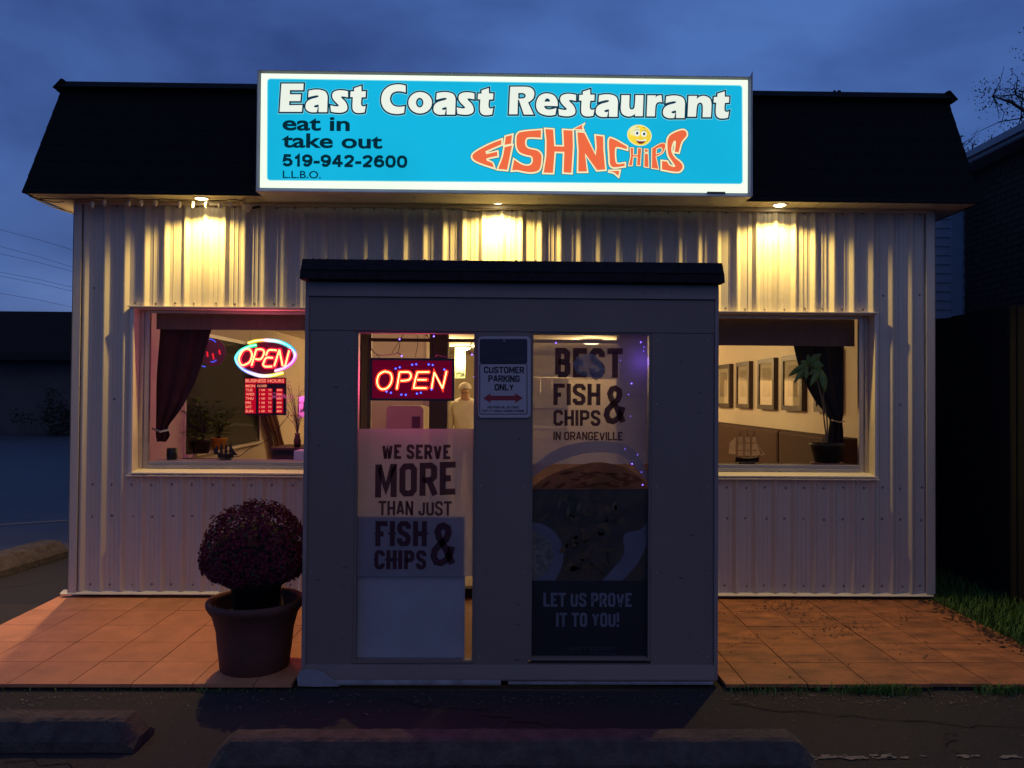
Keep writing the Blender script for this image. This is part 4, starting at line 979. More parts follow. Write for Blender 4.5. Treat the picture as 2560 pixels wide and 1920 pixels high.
b.build('pink_dots', M['led_pink'], LS, kind='stuff')
b = B()
for pts in ([(290,200),(310,340),(410,432)], [(845,165),(845,300),(815,434)], [(955,165),(1000,280),(1085,400)]):
    p3 = [fl6(*p) for p in pts]; b.tube([(x, YL, z) for x, z in p3], .0016, 5)
b.build('hanging_chain', M['wire'], LS)
ld = bpy.data.lights.new('led_sign_glow', 'AREA'); ld.shape = 'RECTANGLE'; ld.size = .42; ld.size_y = .2; ld.energy = 10; ld.color = (1, .05, .30)
lo = bpy.data.objects.new('led_sign_glow', ld); COL.objects.link(lo); lo.location = ((xa+xb)/2, YL-.03, (za+zb)/2); lo.rotation_euler = (-PI/2, 0, 0)

# neon style oval sign in the left window
YN = .20
NS = thing('neon_open_sign', 'oval neon open sign with rainbow coloured tube hanging in the left window', 'sign', (-1.85, YN, 1.74))
Z9 = zpx(580, 840, 7.9); n9 = plane(YN, Z9)
def tube_px(bld, pts, r, y=YN, n=8, sm=4):
    pp = smooth_path(pts, sm) if sm else [Vector(p) for p in pts]
    bld.tube([(plane(y, Z9)(p[0], p[1])[0], y, plane(y, Z9)(p[0], p[1])[1]) for p in pp], r, n)
pl_ = [n9(640+560*math.cos(t), 425+310*math.sin(t)) for t in [2*PI*i/40 for i in range(40)]]
B().prism(pl_, YN+.020, YN+.026, 'y').build('backing_plate', mat('dark_red_acrylic', (.22, .004, .03), .3), NS)
core_, glow = B(), B()
let = [[(260,262),(205,300),(150,400),(140,470),(160,540),(205,580),(260,565),(340,520),(385,430),(392,350),(360,280),(310,258),(265,262)],
       [(385,585),(478,268),(560,262),(618,280),(632,330),(600,420),(545,462),(462,455)],
       [(880,285),(760,275),(705,300),(672,385)], [(805,432),(700,425),(655,455),(615,555),(640,598),(690,606),(790,602)],
       [(832,595),(935,272)], [(935,272),(1000,590),(1050,590),(1128,285)]]
for i, p in enumerate(let):
    sm = 0 if i in (4, 5) else 4
    if i == 1: pp = [Vector(a) for a in p[:2]]+smooth_path(p[1:], 4); pp = [(a.x, a.y) for a in pp]; p = pp; sm = 0
    tube_px(core_, p, .0062, YN, 8, sm)
    q_ = smooth_path(p, sm) if sm else [Vector(a) for a in p]
    stroke(glow, [n9(a[0], a[1]) for a in q_], .0165, YN+.012-.0001*i, closed=False, cap=True)
core_.build('letter_tubes', M['neon_core'], NS, smooth=True); glow.build('letter_glow', M['neon_red'], NS)
arcs = [([(310,140),(450,97),(600,82),(700,82),(900,105),(1080,175),(1200,270),(1240,360),(1225,450),(1150,550),(1000,640),(840,690)],
         [(1,.7,.12),(1,.75,.2),(1,.5,.3),(1,.8,.95),(.5,.9,1),(.1,.8,1),(.2,.6,1),(.9,.6,1),(1,.35,1),(1,.3,1),(1,.4,.9),(1,.5,.8)]),
        ([(480,175),(330,210),(180,280),(85,390),(75,470),(130,580),(250,680),(420,750),(600,790),(800,775),(1010,725)],
         [(.2,1,.5),(.1,1,.5),(.1,1,.7),(.1,.95,1),(.15,.8,1),(.2,.5,1),(.35,.4,1),(.8,.7,1),(1,.9,.9),(1,.9,.3),(1,.8,.2)])]
def rainbow(name, m, r, yoff, sat, parent, ribbon=False):
    b = B(); cols = []
    for pts, cs in arcs:
        P3 = smooth_path([(p[0], p[1], i) for i, p in enumerate(pts)], 4)
        path = [(n9(p[0], p[1])[0], YN+yoff, n9(p[0], p[1])[1]) for p in P3]; k0 = len(b.v)
        if ribbon: stroke(b, [(p[0], p[2]) for p in path], r, YN+yoff, closed=False)
        else: b.tube(path, r, 8)
        per = 2 if ribbon else 8
        for vi in range(len(b.v)-k0):
            t_ = min(len(cs)-1.001, max(0, P3[min(len(P3)-1, vi//per)][2])); i0 = int(t_); f_ = t_-i0
            c = [cs[i0][k]*(1-f_)+cs[i0+1][k]*f_ for k in range(3)]; mxx = max(c)
            cols.append([(1-sat)*mxx+sat*x for x in c])
    o = b.build(name, m, parent, smooth=not ribbon); at = o.data.color_attributes.new('glow', 'FLOAT_COLOR', 'POINT')
    for i, c in enumerate(cols):
        c = [max(0, x) for x in c]; at.data[i].color = (*c, 1)
    return o
rainbow('rainbow_tube', M['rainbow'], .0062, 0, .85, NS); rainbow('rainbow_glow', M['rainbow_glow'], .0150, .012, 1.3, NS, True)
b = B()
for pts in ([(330,100),(360,-60)], [(900,60),(850,-80)]):
    b.tube([(n9(*p)[0], YN+.01, n9(*p)[1]) for p in pts], .0012, 5)
b.build('hanging_wire', M['wire'], NS)
for nm, loc, e, c_, sx_ in (('neon_glow', (-1.85, YN-.03, 1.88), 7, (1, .10, .22), -PI/2), ('neon_back_glow', (-1.85, YN+.06, 1.88), 12, (.8, .12, .5), PI/2)):
    ld = bpy.data.lights.new(nm, 'AREA'); ld.shape = 'ELLIPSE'; ld.size = .48; ld.size_y = .26; ld.energy = e; ld.color = c_
    lo = bpy.data.objects.new(nm, ld); COL.objects.link(lo); lo.location = loc; lo.rotation_euler = (sx_, 0, 0)

HS = thing('hours_sign', 'glowing red business hours board under the oval open sign', 'sign', (-1.85, YN, 1.44))
p = quad_px(YN+.012, 611.5, 715, 944, 1038)
B().prism([(a, c) for a, c in p], YN+.012, YN+.03, 'y').build('board', mat('hours_board', (.07, .004, .012), .3), HS)
f9 = plane(YN+.010, Z9)
b = B(); gb = B()
rowsH = [('MON',272,455,960,1012,[('CLOSED',498,690,962,1008)])]
for i, (d, xe) in enumerate((('TUE',405),('WED',440),('THU',425),('FRI',372),('SAT',388),('SUN',415))):
    y0 = 1042+83.5*i; rowsH.append((d, 272-i, xe, y0, y0+50, [('1100' if False else '1 100', 540-i, 652-i, y0+5, y0+46), ('TO', 716-i, 782-i, y0+5, y0+46), ('800', 886-i, 985-i, y0+5, y0+46)]))
def t9(bb, body, x0, x1, y0, y1, bo, shear=0):
    a = Z9(x0, y0); c = Z9(x1, y1); text_px(bb, body, a[0], c[0], a[1], c[1], YN+.0095, bo, shear=shear)
t9(b, 'BUSINESS HOURS', 268, 1025, 852, 918, .012)
def gq(x0, x1, y0, y1):
    a = [f9(x0, y1), f9(x1, y1), f9(x1, y0), f9(x0, y0)]; gb.add([(u, YN+.0108, v) for u, v in a], [(0, 1, 2, 3)])
gq(255, 1050, 838, 938); gq(255, 470, 945, 1530); gq(520, 800, 1035, 1525); gq(870, 1010, 1035, 1525)
for d, x0, x1, y0, y1, rest in rowsH:
    t9(b, d, x0, x1, y0, y1, .015)
    for r_ in rest: t9(b, *r_[:5], .02, shear=.15)
b.build('lettering', M['hours_text'], HS); gb.build('red_glow', M['hours_glow'], HS)
DC = thing('window_decal', 'small pink lettered decal across the lower right of the hours board', 'decal', (-1.75, .10, 1.5))
b = B()
for body, x0, x1, y0, y1 in (('inDufferin', 790, 1205, 1150, 1232), ('dine', 812, 885, 1108, 1145)):
    a = Z9(x0, y0); c = Z9(x1, y1); text_px(b, body, a[0], c[0], a[1], c[1], .102, .004)
b.build('lettering', M['pink_text'], DC)

# ================================================================== INSIDE THE DINING ROOM
RI = thing('dining_room', 'warm lit dining room interior with beige walls seen through the front windows', 'room', (0, 5, 0))
XW0, XW1, YB = -3.20, 3.20, 11.2
def rbx(name, m, *a): return B().box(*a).build(name, m, RI)
rbx('room_floor', M['floor'], XW0, XW1, .14, YB, .0, .02)
rbx('room_ceiling', M['ceil'], XW0, XW1, .14, YB, 2.50, 2.54)
rbx('back_wall', M['inwall'], XW0, XW1, YB, YB+.04, .02, 2.50)
rbx('right_wall', M['inwall'], XW1, XW1+.04, .14, YB, .02, 2.50)
b = B(); wy0, wy1, wz0, wz1 = 2.0, 4.42, .98, 2.22
b.box(XW0-.04, XW0, .14, wy0, .02, 2.5).box(XW0-.04, XW0, wy1, YB, .02, 2.5).box(XW0-.04, XW0, wy0, wy1, .02, wz0).box(XW0-.04, XW0, wy0, wy1, wz1, 2.5)
b.build('left_wall', M['inwall2'], RI)
sw = B(); sw.box(XW0-.01, XW0+.06, wy0-.03, wy1+.03, wz0-.03, wz0).box(XW0-.02, XW0+.012, wy0-.04, wy0, wz0, wz1+.04).box(XW0-.02, XW0+.012, wy1, wy1+.04, wz0, wz1+.04).box(XW0-.02, XW0+.012, wy0, wy1, wz1, wz1+.04)
swo = sw.build('side_window', M['trim'], RI)
B().add([(XW0-.004, wy0, wz0), (XW0-.004, wy1, wz0), (XW0-.004, wy1, wz1), (XW0-.004, wy0, wz1)], [(0, 1, 2, 3)]).build('pane', glassm('dark_side_glass', .35), swo)
B().box(XW0-.011, XW0-.007, wy0, wy1, wz0, wz1).build('night_backing', M['dark'], swo)  # dark sheet added behind the pane in place of the night outside
# partition panels and counter seen through the porch
rbx('partition', M['inwall'], -2.3, -.98, 4.0, 4.06, .02, 2.5)
rbx('partition', M['inwall2'], -.98, -.94, 4.0, 5.6, .02, 2.5)
rbx('partition', M['inwall'], 1.2, 2.4, 7.4, 7.46, .02, 1.9)
CB = thing('serving_counter', 'long wooden serving counter across the back of the room', 'counter', (.5, 8.6, .02))
B().box(-2.0, 2.2, 8.4, 8.9, .02, 1.0).build('front_panel', M['inwall2'], CB); B().box(-2.05, 2.25, 8.35, 8.95, 1.0, 1.04).build('counter_top', M['white'], CB)
B().box(-1.9, 2.0, 10.9, 11.15, 1.35, 1.38).build('wall_shelf', M['white'], RI)
def lamp(x, y, r, e, label, energy_only=False):
    o = thing('ceiling_lamp', label, 'ceiling lamp', (x, y, 2.5), 'round ceiling lamps inside the room')
    B().lathe([(r*1.05, 0), (r*1.1, -.02), (r, -.03)], x, y, 2.50, 20).build('rim', M['white'], o, smooth=True)
    B().lathe([(0, -.085), (r*.6, -.08), (r*.95, -.055), (r, -.03)], x, y, 2.50, 20).build('diffuser', M['ceil_lens'], o, smooth=True)
    l_ = bpy.data.lights.new('room_light', 'POINT'); l_.energy = e; l_.color = (1, .66, .28); l_.shadow_soft_size = .12
    lo = bpy.data.objects.new('room_light', l_); COL.objects.link(lo); lo.location = (x, y, 2.28)
lamp(-.98, 6.44, .16, 75, 'round glowing ceiling lamp seen above the red led open sign')
lamp(1.44, 6.15, .16, 75, 'round glowing ceiling lamp seen at the top of the best fish and chips poster')
lamp(-.67, 8.07, .14, 60, 'small round ceiling lamp seen right of the door post, farthest back')
for x, y, e in ((1.3, 2.9, 58), (-1.5, 2.9, 7)):
    l_ = bpy.data.lights.new('room_light', 'POINT'); l_.energy = e; l_.color = (1, .72, .32); l_.shadow_soft_size = .2
    lo = bpy.data.objects.new('room_light', l_); COL.objects.link(lo); lo.location = (x, y, 2.3)

# framed pictures on the right wall
def frame_pic(px0, px1, pt, pb, label, i):
    y1_, zt = AX(px0, pt, XW1-.05); y0_, zb_ = AX(px1, pb, XW1-.05); _, zt2 = AX(px1, pt-2, XW1-.05)
    zt = 2.062; zb_ = 1.462
    o = thing('picture_frame', label, 'framed picture', (XW1, (y0_+y1_)/2, zb_), 'framed pictures on the dining room wall')
    t = .055; xf = XW1-.055
    b = B(); b.box(xf, XW1-.001, y0_, y1_, zt-t, zt).box(xf, XW1-.001, y0_, y1_, zb_, zb_+t).box(xf, XW1-.001, y0_, y0_+t, zb_+t, zt-t).box(xf, XW1-.001, y1_-t, y1_, zb_+t, zt-t)
    b.build('frame', M['darkwood'], o)
    B().box(xf+.02, xf+.024, y0_+t, y1_-t, zb_+t, zt-t).build('mat', M['mat_board'], o)
    ym, zm = (y0_+y1_)/2, (zt+zb_)/2+.02; hw, hh = (y1_-y0_)*.22, .17
    B().box(xf+.012, xf+.016, ym-hw, ym+hw, zm-hh, zm+hh).build('print', M['print'], o)
    B().add([(xf+.008, y0_+t, zb_+t), (xf+.008, y1_-t, zb_+t), (xf+.008, y1_-t, zt-t), (xf+.008, y0_+t, zt-t)], [(0, 1, 2, 3)]).build('glass', glassm('picture_glass_%d' % i, .6) if i == 0 else bpy.data.materials['picture_glass_0'], o)
for i, (a, c, lb) in enumerate(((1790, 1824, 'framed picture cut by the porch edge, first of the row from the left'), (1840, 1873, 'framed picture second from the porch edge on the beige wall'),
        (1894, 1935, 'framed picture in the middle of the row, with a small town view print'), (1954, 2005, 'largest looking framed picture, left of the plant leaves'),
        (2035, 2095, 'framed picture half hidden behind the plant stems and the curtain'))):
    frame_pic(a, c, 900, 1025, lb, i)
# bench along the right wall
BN = thing('wall_bench', 'long brown upholstered bench along the right wall of the dining room', 'bench', (2.95, 3.5, .02))
for y0, y1 in ((.75, 2.28), (2.30, 4.6), (4.62, 7.3)):
    B().box(2.98, 3.18, y0, y1, .45, 1.25).build('backrest', M['bench'], BN, bevel=.03)
    B().box(2.55, 3.18, y0, y1, .30, .48).build('seat', M['bench'], BN, bevel=.03)
B().box(2.6, 3.15, .76, 7.25, .02, .30).build('base', M['darkwood'], BN)

# valances and tied back curtains
def tagmesh(o, label, cat, group=None): return tag(o, label, cat, group)
def cloth_strip(x0, x1, y, z0, z1, amp=.012, n=60, k=40):
    b = B(); vs = []
    for i in range(n+1):
        x = x0+(x1-x0)*i/n; yy = y+amp*math.sin(k*x+1.3*math.sin(x*5))
        vs += [(x, yy, z0), (x, yy, z1)]
    b.add(vs, [(2*i, 2*i+2, 2*i+3, 2*i+1) for i in range(n)]); b.add([(v[0], v[1]+.006, v[2]) for v in vs], [(2*i+1, 2*i+3, 2*i+2, 2*i) for i in range(n)])
    return b
tag(cloth_strip(-2.70, -1.05, .19, 2.105, 2.23, .004).build('valance', M['valance'], smooth=True), 'rose tinted valance along the top of the left front window', 'valance')
tag(cloth_strip(1.05, 2.84, .20, 2.015, 2.23, .004).build('valance', M['valance2'], smooth=True), 'dark brown valance along the top of the right front window', 'valance')
def curtain(top, mid, tie, tail, y, m, name, label, group=None, k=16, tx=1):
    """fabric falling between two outlines: lists of (z, x0, x1)"""
    secs = smooth_path([(s_[0], s_[1], s_[2]) for s_ in (top+mid+tie+tail)], 5); nx = 26; b = B(); vs = []
    for s_ in secs:
        z, xa, xb = s_
        for j in range(nx+1):
            u = j/nx; vs.append((xa+(xb-xa)*u, y+.018*math.sin(u*k+.6*z)+.006*math.sin(u*k*2.3+3*z), z) if tx else (y+.02*math.sin(u*k+z), xa+(xb-xa)*u, z))
    fs = [(i*(nx+1)+j, i*(nx+1)+j+1, (i+1)*(nx+1)+j+1, (i+1)*(nx+1)+j) for i in range(len(secs)-1) for j in range(nx)]
    b.add(vs, fs); root = b.build(name, m, smooth=True); tag(root, label, 'curtain', group)
    s = root.modifiers.new('thick', 'SOLIDIFY'); s.thickness = .006
    return root
c1 = curtain([(2.20, -2.70, -2.25)], [(2.11, -2.70, -2.28), (1.75, -2.72, -2.38), (1.50, -2.72, -2.50), (1.36, -2.72, -2.60)], [(1.32, -2.72, -2.615)], [(1.27, -2.72, -2.60), (1.22, -2.71, -2.63)], .24, M['velvet'], 'curtain', 'dark red velvet curtain tied back at the left of the left front window')
B().tube([(-2.725, .20, 1.325), (-2.66, .19, 1.30), (-2.60, .21, 1.315)], .009, 6).build('tie_back', M['alu'], c1)
c2 = curtain([(2.20, 2.42, 2.84)], [(2.02, 2.44, 2.84), (1.80, 2.50, 2.84), (1.60, 2.60, 2.84), (1.46, 2.71, 2.84)], [(1.41, 2.735, 2.83)], [(1.32, 2.725, 2.84), (1.12, 2.72, 2.84), (1.08, 2.72, 2.84)], .42, M['velvet2'], 'curtain', 'black curtain tied back behind the plant in the right front window')
B().tube([(2.73, .375, 1.42), (2.79, .37, 1.405), (2.84, .375, 1.41)], .006, 6).build('tie_back', M['alu'], c2)
c3 = curtain([(2.25, 3.9, 4.75)], [(1.80, 4.1, 4.75), (1.45, 4.25, 4.8), (1.20, 4.5, 5.0)], [(1.0, 4.75, 5.15)], [(.82, 4.85, 5.3), (.66, 4.9, 5.2)], -3.12, M['velvet'], 'curtain', 'dark red curtain hanging tied back at the side window beyond the hours sign', None, 14, 0)

# things standing in the left window
def leafy(name, label, cat, cx, cy_, z0, h, r, n, potm, seed, big=.05, group=None):
    o = thing(name, label, cat, (cx, cy_, z0), group)
    B().lathe([(0, 0), (r*.75, 0), (r, .13), (r*1.05, .13), (r*.9, .11), (0, .11)], cx, cy_, z0, 18).build('pot', potm, o, smooth=True)
    q = random.Random(seed); b = B(); st = B()
    for i in range(n):
        a = q.uniform(0, 2*PI); rr_ = r*q.uniform(.2, 2.0); z = z0+.13+h*q.uniform(.1, 1)
        p = Vector((cx+rr_*math.cos(a), cy_+rr_*math.sin(a), z)); l = big*q.uniform(.6, 1.3); d = Vector((math.cos(a), math.sin(a), q.uniform(-.4, .6))).normalized()
        n_ = d.cross(Vector((0, 0, 1))).normalized()*l*.3
        b.add([p, p+d*l*.5+n_, p+d*l, p+d*l*.5-n_], [(0, 1, 2, 3)])
        if i % 4 == 0: st.tube([(cx, cy_, z0+.1), (cx+rr_*.4*math.cos(a), cy_+rr_*.4*math.sin(a), z0+.1+(z-z0)*.5), tuple(p)], .003, 4)
    b.build('leaves', M['leaf'], o); st.build('stem', M['bark'], o)
leafy('potted_plant', 'bushy dark plant in a yellow pot on the side window sill', 'potted plant', -3.08, 2.62, .985, .32, .09, 150, M['yellow'], 3, .08)
leafy('potted_plant', 'bushy dark plant in a black pot at the near end of the side window sill', 'potted plant', -3.08, 2.12, .985, .42, .10, 190, M['pot_black'], 5, .09)
def ship(cx, cy_, z0, w_, h_, label, sail_m, seed):
    o = thing('model_ship', label, 'model ship', (cx, cy_, z0), 'model sailing ships on the window sills')
    L_ = w_*.62; hb = B(); secs = []
    for i in range(9):
        t = i/8; x = cx-L_/2+L_*t; ww = .022*math.sin(PI*(.12+.8*t))**.6*w_/.22; top = z0+.045+.012*(2*t-1)**2
        secs.append([(x, cy_-ww, top), (x, cy_-ww*.6, z0+.022), (x, cy_, z0+.014), (x, cy_+ww*.6, z0+.022), (x, cy_+ww, top)])
    vs = [p for s_ in secs for p in s_]; fs = [(i*5+j, (i+1)*5+j, (i+1)*5+j+1, i*5+j+1) for i in range(8) for j in range(4)]+[(i*5+4, (i+1)*5+4, (i+1)*5, i*5) for i in range(8)]+[(0, 1, 2, 3, 4), (44, 43, 42, 41, 40)]
    hb.add(vs, fs); hb.box(cx-L_*.35, cx+L_*.35, cy_-.01, cy_+.01, z0, z0+.012).box(cx-.004, cx+.004, cy_-.004, cy_+.004, z0+.008, z0+.03); hb.build('hull', M['hull'], o)
    ms = B()
    for fx in (-.28, 0.02, .30): ms.tube([(cx+L_*fx, cy_, z0+.04), (cx+L_*fx, cy_, z0+h_*(1 if fx else 1))], .0022, 5)
    ms.tube([(cx+L_*.45, cy_, z0+.055), (cx+w_*.5, cy_, z0+.075)], .002, 5)
    ms.tube([(cx-L_*.28, cy_, z0+h_*.55), (cx-w_*.5, cy_, z0+h_*.5)], .0015, 5)
    for fx in (-.28, .02, .30): 
        for fz in (.4, .62, .82): ms.tube([(cx+L_*(fx-.12), cy_, z0+h_*fz), (cx+L_*(fx+.12), cy_, z0+h_*fz)], .0013, 4)
    for fx in (-.28, .02, .30):
        ms.tube([(cx+L_*fx, cy_, z0+h_*.97), (cx+L_*(fx+.2), cy_+.01, z0+.05)], .0006, 3); ms.tube([(cx+L_*fx, cy_, z0+h_*.97), (cx+L_*(fx-.18), cy_+.01, z0+.05)], .0006, 3)
    ms.build('mast', M['hull'], o)
    q = random.Random(seed)
    def sail(pts, bulge):
        b = B(); c = Vector((0, 0, 0))
        P_ = [Vector((cx+a*w_, cy_-.004, z0+h_*z)) for a, z in pts]; m_ = sum(P_, Vector((0, 0, 0)))/len(P_)+Vector((0, -bulge, 0))
        b.add([tuple(p) for p in P_]+[tuple(m_)], [(i, (i+1) % len(P_), len(P_)) for i in range(len(P_))]); return b.build('sail', sail_m, o, smooth=True)
    for fx in (-.17, .015, .19):
        for a, c in ((.24, .39), (.41, .61), (.63, .81)):
            s1 = .066*(1.1-a*.5); s2 = .062*(1.1-c*.5)
            sail([(fx-s1, a), (fx+s1, a), (fx+s2, c), (fx-s2, c)], .012)
    sail([(.22, .72), (.42, .30), (.26, .25)], .004); sail([(.25, .60), (.48, .27), (.36, .24)], .004)
    sail([(-.30, .28), (-.48, .30), (-.46, .62), (-.30, .80)], .006); 
x, z = AY(568, 1149, .26)
ship(-2.17, .26, 1.077, .20, .145, 'small dark model sailing ship on the sill of the left window', M['hull'], 1)
ship(2.0, .28, 1.067, .31, .27, 'model sailing ship with pale sails on the sill of the right window', M['sail'], 2)
sp_o = thing('desk_speaker', 'small black cylindrical speaker at the left end of the left window sill', 'speaker', (-2.60, .27, 1.075))
B().lathe([(0, 0), (.036, 0), (.040, .008), (.040, .082), (.034, .09), (0, .09)], -2.60, .27, 1.077, 20).build('body', M['black'], sp_o, smooth=True)
b = B(); pts = [AY(px, py, .29) for px, py in ((415, 1138), (436, 1141), (452, 1147), (480, 1149), (560, 1147), (600, 1140), (622, 1122), (640, 1114), (668, 1100), (690, 1080), (705, 1058), (719, 1040), (720, 1026))]
b.tube([(x, .29+.01*i % .03, max(z, 1.081)) for i, (x, z) in enumerate(pts)], .0028, 5); tag(b.build('power_cable', M['wire']), 'thin black cable trailing across the left window sill up to the hours sign', 'cable')
sb = thing('side_table', 'low dark wooden cabinet inside the left window beside the porch', 'side table', (-1.62, .75, .02))
B().box(-1.90, -1.30, .60, 1.05, .05, 1.13).build('body', M['darkwood'], sb, bevel=.004); B().box(-1.92, -1.28, .58, 1.07, 1.13, 1.15).build('top', M['darkwood'], sb)
B().box(-1.87, -1.84, .62, .65, .02, .05).box(-1.36, -1.33, .62, .65, .02, .05).box(-1.87, -1.84, 1.0, 1.03, .02, .05).box(-1.36, -1.33, 1.0, 1.03, .02, .05).build('leg', M['darkwood'], sb)
wb_ = B().box(-1.66, -1.30, .36, .56, .80, 1.145).build('storage_box', M['white'], bevel=.006); tag(wb_, 'plain white storage box standing in the left window against the porch side', 'box')
B().box(-1.67, -1.29, .35, .57, .76, .80).build('shelf', M['darkwood'], sb)
x0, z0 = AY(726, 1060, .7); x1, z1 = AY(754, 1014, .7)
lp_ = thing('table_lamp', 'small unlit lamp with a white printed square shade in the left window beside the porch', 'lamp', (-1.58, .8, 1.15))
B().prism([(-1.70, 1.40), (-1.70, 1.58), (-1.46, 1.62), (-1.46, 1.44)], .66, .84, 'y').build('lamp_shade', M['white'], lp_)
B().tube([(-1.58, .76, 1.15), (-1.58, .76, 1.42)], .008, 8).lathe([(0, 0), (.05, 0), (.045, .015), (0, .015)], -1.58, .76, 1.15, 16).build('stem', M['hull'], lp_)
B().box(-1.66, -1.60, .654, .658, 1.46, 1.54).box(-1.57, -1.53, .654, .658, 1.52, 1.56).build('print', M['ink2'], lp_)
q = random.Random(8); dv = thing('dried_flowers', 'dry twigs and papery leaves in a dark vase in the left window', 'dried flowers', (-1.72, .70, 1.15))
B().lathe([(0, 0), (.025, 0), (.032, .05), (.02, .10), (.024, .12), (.018, .12), (0, .02)], -1.72, .70, 1.15, 16).build('vase', M['hull'], dv, smooth=True)
b = B(); b2 = B()
for i in range(34):
    a = q.uniform(0, 2*PI); h = q.uniform(.12, .42); rr_ = q.uniform(.02, .13); p = (-1.72+rr_*math.cos(a), .70+rr_*.6*math.sin(a), 1.27+h)
    b.tube([(-1.72, .70, 1.25), (-1.72+rr_*.3*math.cos(a), .70, 1.27+h*.5), p], .0016, 4)
    for k in range(4): chip(b2, p[0]+q.uniform(-.03, .03), p[1]+q.uniform(-.02, .02), p[2]+q.uniform(-.08, .02), .022, q)
b.build('twigs', M['bark'], dv); b2.build('dry_leaves', mat('dry_leaf', (.30, .17, .10), .8, 0, .4, 20), dv)

LDk = thing('sign_reflection', 'disc standing in for a mirrored sign, with dim red and blue marks beside the dark red curtain', 'sign', (-2.9, 1.6, 1.95))  # solid disc with glowing marks put in for a sign's reflection in the glass
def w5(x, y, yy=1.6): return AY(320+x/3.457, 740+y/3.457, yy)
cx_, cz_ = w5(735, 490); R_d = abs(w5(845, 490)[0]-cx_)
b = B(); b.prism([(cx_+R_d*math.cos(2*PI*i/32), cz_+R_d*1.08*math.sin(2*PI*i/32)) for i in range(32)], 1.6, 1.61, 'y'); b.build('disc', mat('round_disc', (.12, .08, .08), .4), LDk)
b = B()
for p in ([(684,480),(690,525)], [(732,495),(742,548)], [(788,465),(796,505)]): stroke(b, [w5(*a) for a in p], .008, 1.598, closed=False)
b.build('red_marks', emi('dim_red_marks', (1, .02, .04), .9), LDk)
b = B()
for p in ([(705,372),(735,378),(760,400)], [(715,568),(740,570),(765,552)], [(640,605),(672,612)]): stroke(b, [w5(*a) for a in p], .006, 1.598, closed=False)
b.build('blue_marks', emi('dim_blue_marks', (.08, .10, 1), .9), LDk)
# plant in the right window
PL = thing('potted_plant', 'tall green leaved plant with two thin stems in a black pot in the right window', 'potted plant', (2.66, .30, 1.07))
pcx, pcz = AY(2067, 1155, .30)
B().lathe([(0, .0), (.125, 0), (.13, .012), (.128, .014), (.09, .014)], pcx, .30, 1.066, 28).build('saucer', mat('saucer_clay', (.28, .12, .08), .6), PL, smooth=True)
B().lathe([(0, .012), (.095, .012), (.128, .145), (.136, .147), (.136, .165), (.122, .165), (.118, .14), (0, .135)], pcx, .30, 1.068, 28).build('pot', M['pot_black'], PL, smooth=True)
R8 = zpx(1760, 760, 3.6065)
def r8(x, y, yy=.30): a = AY(*R8(x, y), yy); return (a[0], yy, a[1])
b = B()
b.tube(smooth_path([r8(1098, 1250), r8(1100, 1180), r8(1085, 1060), r8(1070, 900), r8(1045, 780), r8(1015, 680), r8(960, 560)], 4), .0075, 6, r1=.004)
b.tube(smooth_path([r8(1110, 1250, .31), r8(1112, 1180, .31), r8(1108, 1020, .31), r8(1075, 880, .31), r8(1080, 790, .31), r8(1070, 700, .31)], 4), .0075, 6, r1=.004)
b.tube([r8(1065, 1265), r8(1085, 1190)], .005, 5)
b.build('stem', mat('plant_stem', (.16, .13, .06), .6), PL)
def leaf(x0, y0, x1, y1, w_, dy, m=None):
    a = Vector(r8(x0, y0)); c = Vector(r8(x1, y1)); c.y += dy; d = (c-a); n = Vector((-d.z, 0, d.x)).normalized()*w_*1.45; k = Vector((0, -.02, 0))
    vs = []; 
    for t, ww in ((0, .02), (.15, .5), (.35, .92), (.55, 1), (.75, .75), (.9, .38), (1, .02)):
        m_ = a+d*t+Vector((0, 0, .03*math.sin(PI*t)*d.length*2)); vs += [m_+n*ww+Vector((0, .008, 0)), m_-Vector((0, .004, 0)), m_-n*ww+Vector((0, .008, 0))]
    B().add([tuple(v) for v in vs], [(3*i+j, 3*i+j+1, 3*i+j+4, 3*i+j+3) for i in range(6) for j in (0, 1)]).build('leaf', M['leaf'], PL, smooth=True)
for l_ in ((950,540,1055,450,.020,-.01),(955,545,1068,560,.024,-.03),(950,550,870,520,.016,0),(950,545,820,600,.016,-.03),(945,550,765,650,.017,0),(945,555,800,715,.016,-.03),
           (950,560,880,680,.015,.02),(1065,590,945,740,.018,-.03),(1060,580,940,640,.014,0),(1065,590,1085,790,.022,-.02),(1060,570,1000,690,.016,.01),(950,540,950,450,.014,.02),(930,560,905,690,.013,-.04),(955,545,1060,500,.02,.03)): leaf(*l_)

# things seen through the left porch window
CN = thing('machine_cabinet', 'rounded rose grey cabinet with a dark square label seen below the red led sign', 'cabinet', (-1.2, 2.9, .02))
x0, z1 = AY(966, 1014, 2.7); x1, _ = AY(1059, 1014, 2.7)
pp = rr_loop([(x0, z1), (x1, z1), (x1, .02), (x0, .02)], .05); B().prism(pp, 2.7, 3.2, 'y').build('body', M['inwall2'], CN)
lx0, lz1 = AY(1030, 1041, 2.7); lx1, lz0 = AY(1050, 1070, 2.7); B().box(lx0, lx1, 2.69, 2.698, lz0, lz1).build('label_plate', mat('plum_label', (.09, .03, .06), .5), CN)
b = B(); cx_, cz_ = AY(1076, 1003, 3.4); b.disc(cx_, 3.4, cz_, .075, 24); b.add([(cx_+.075*math.cos(2*PI*i/24), 3.42, cz_+.075*math.sin(2*PI*i/24)) for i in range(24)], [tuple(range(24))])
dk = thing('wall_disc', 'round rose disc with fine dark marks half hidden below the red led sign', 'disc', (cx_, 3.4, cz_))
b.build('dial', M['inwall2'], dk)
b = B()
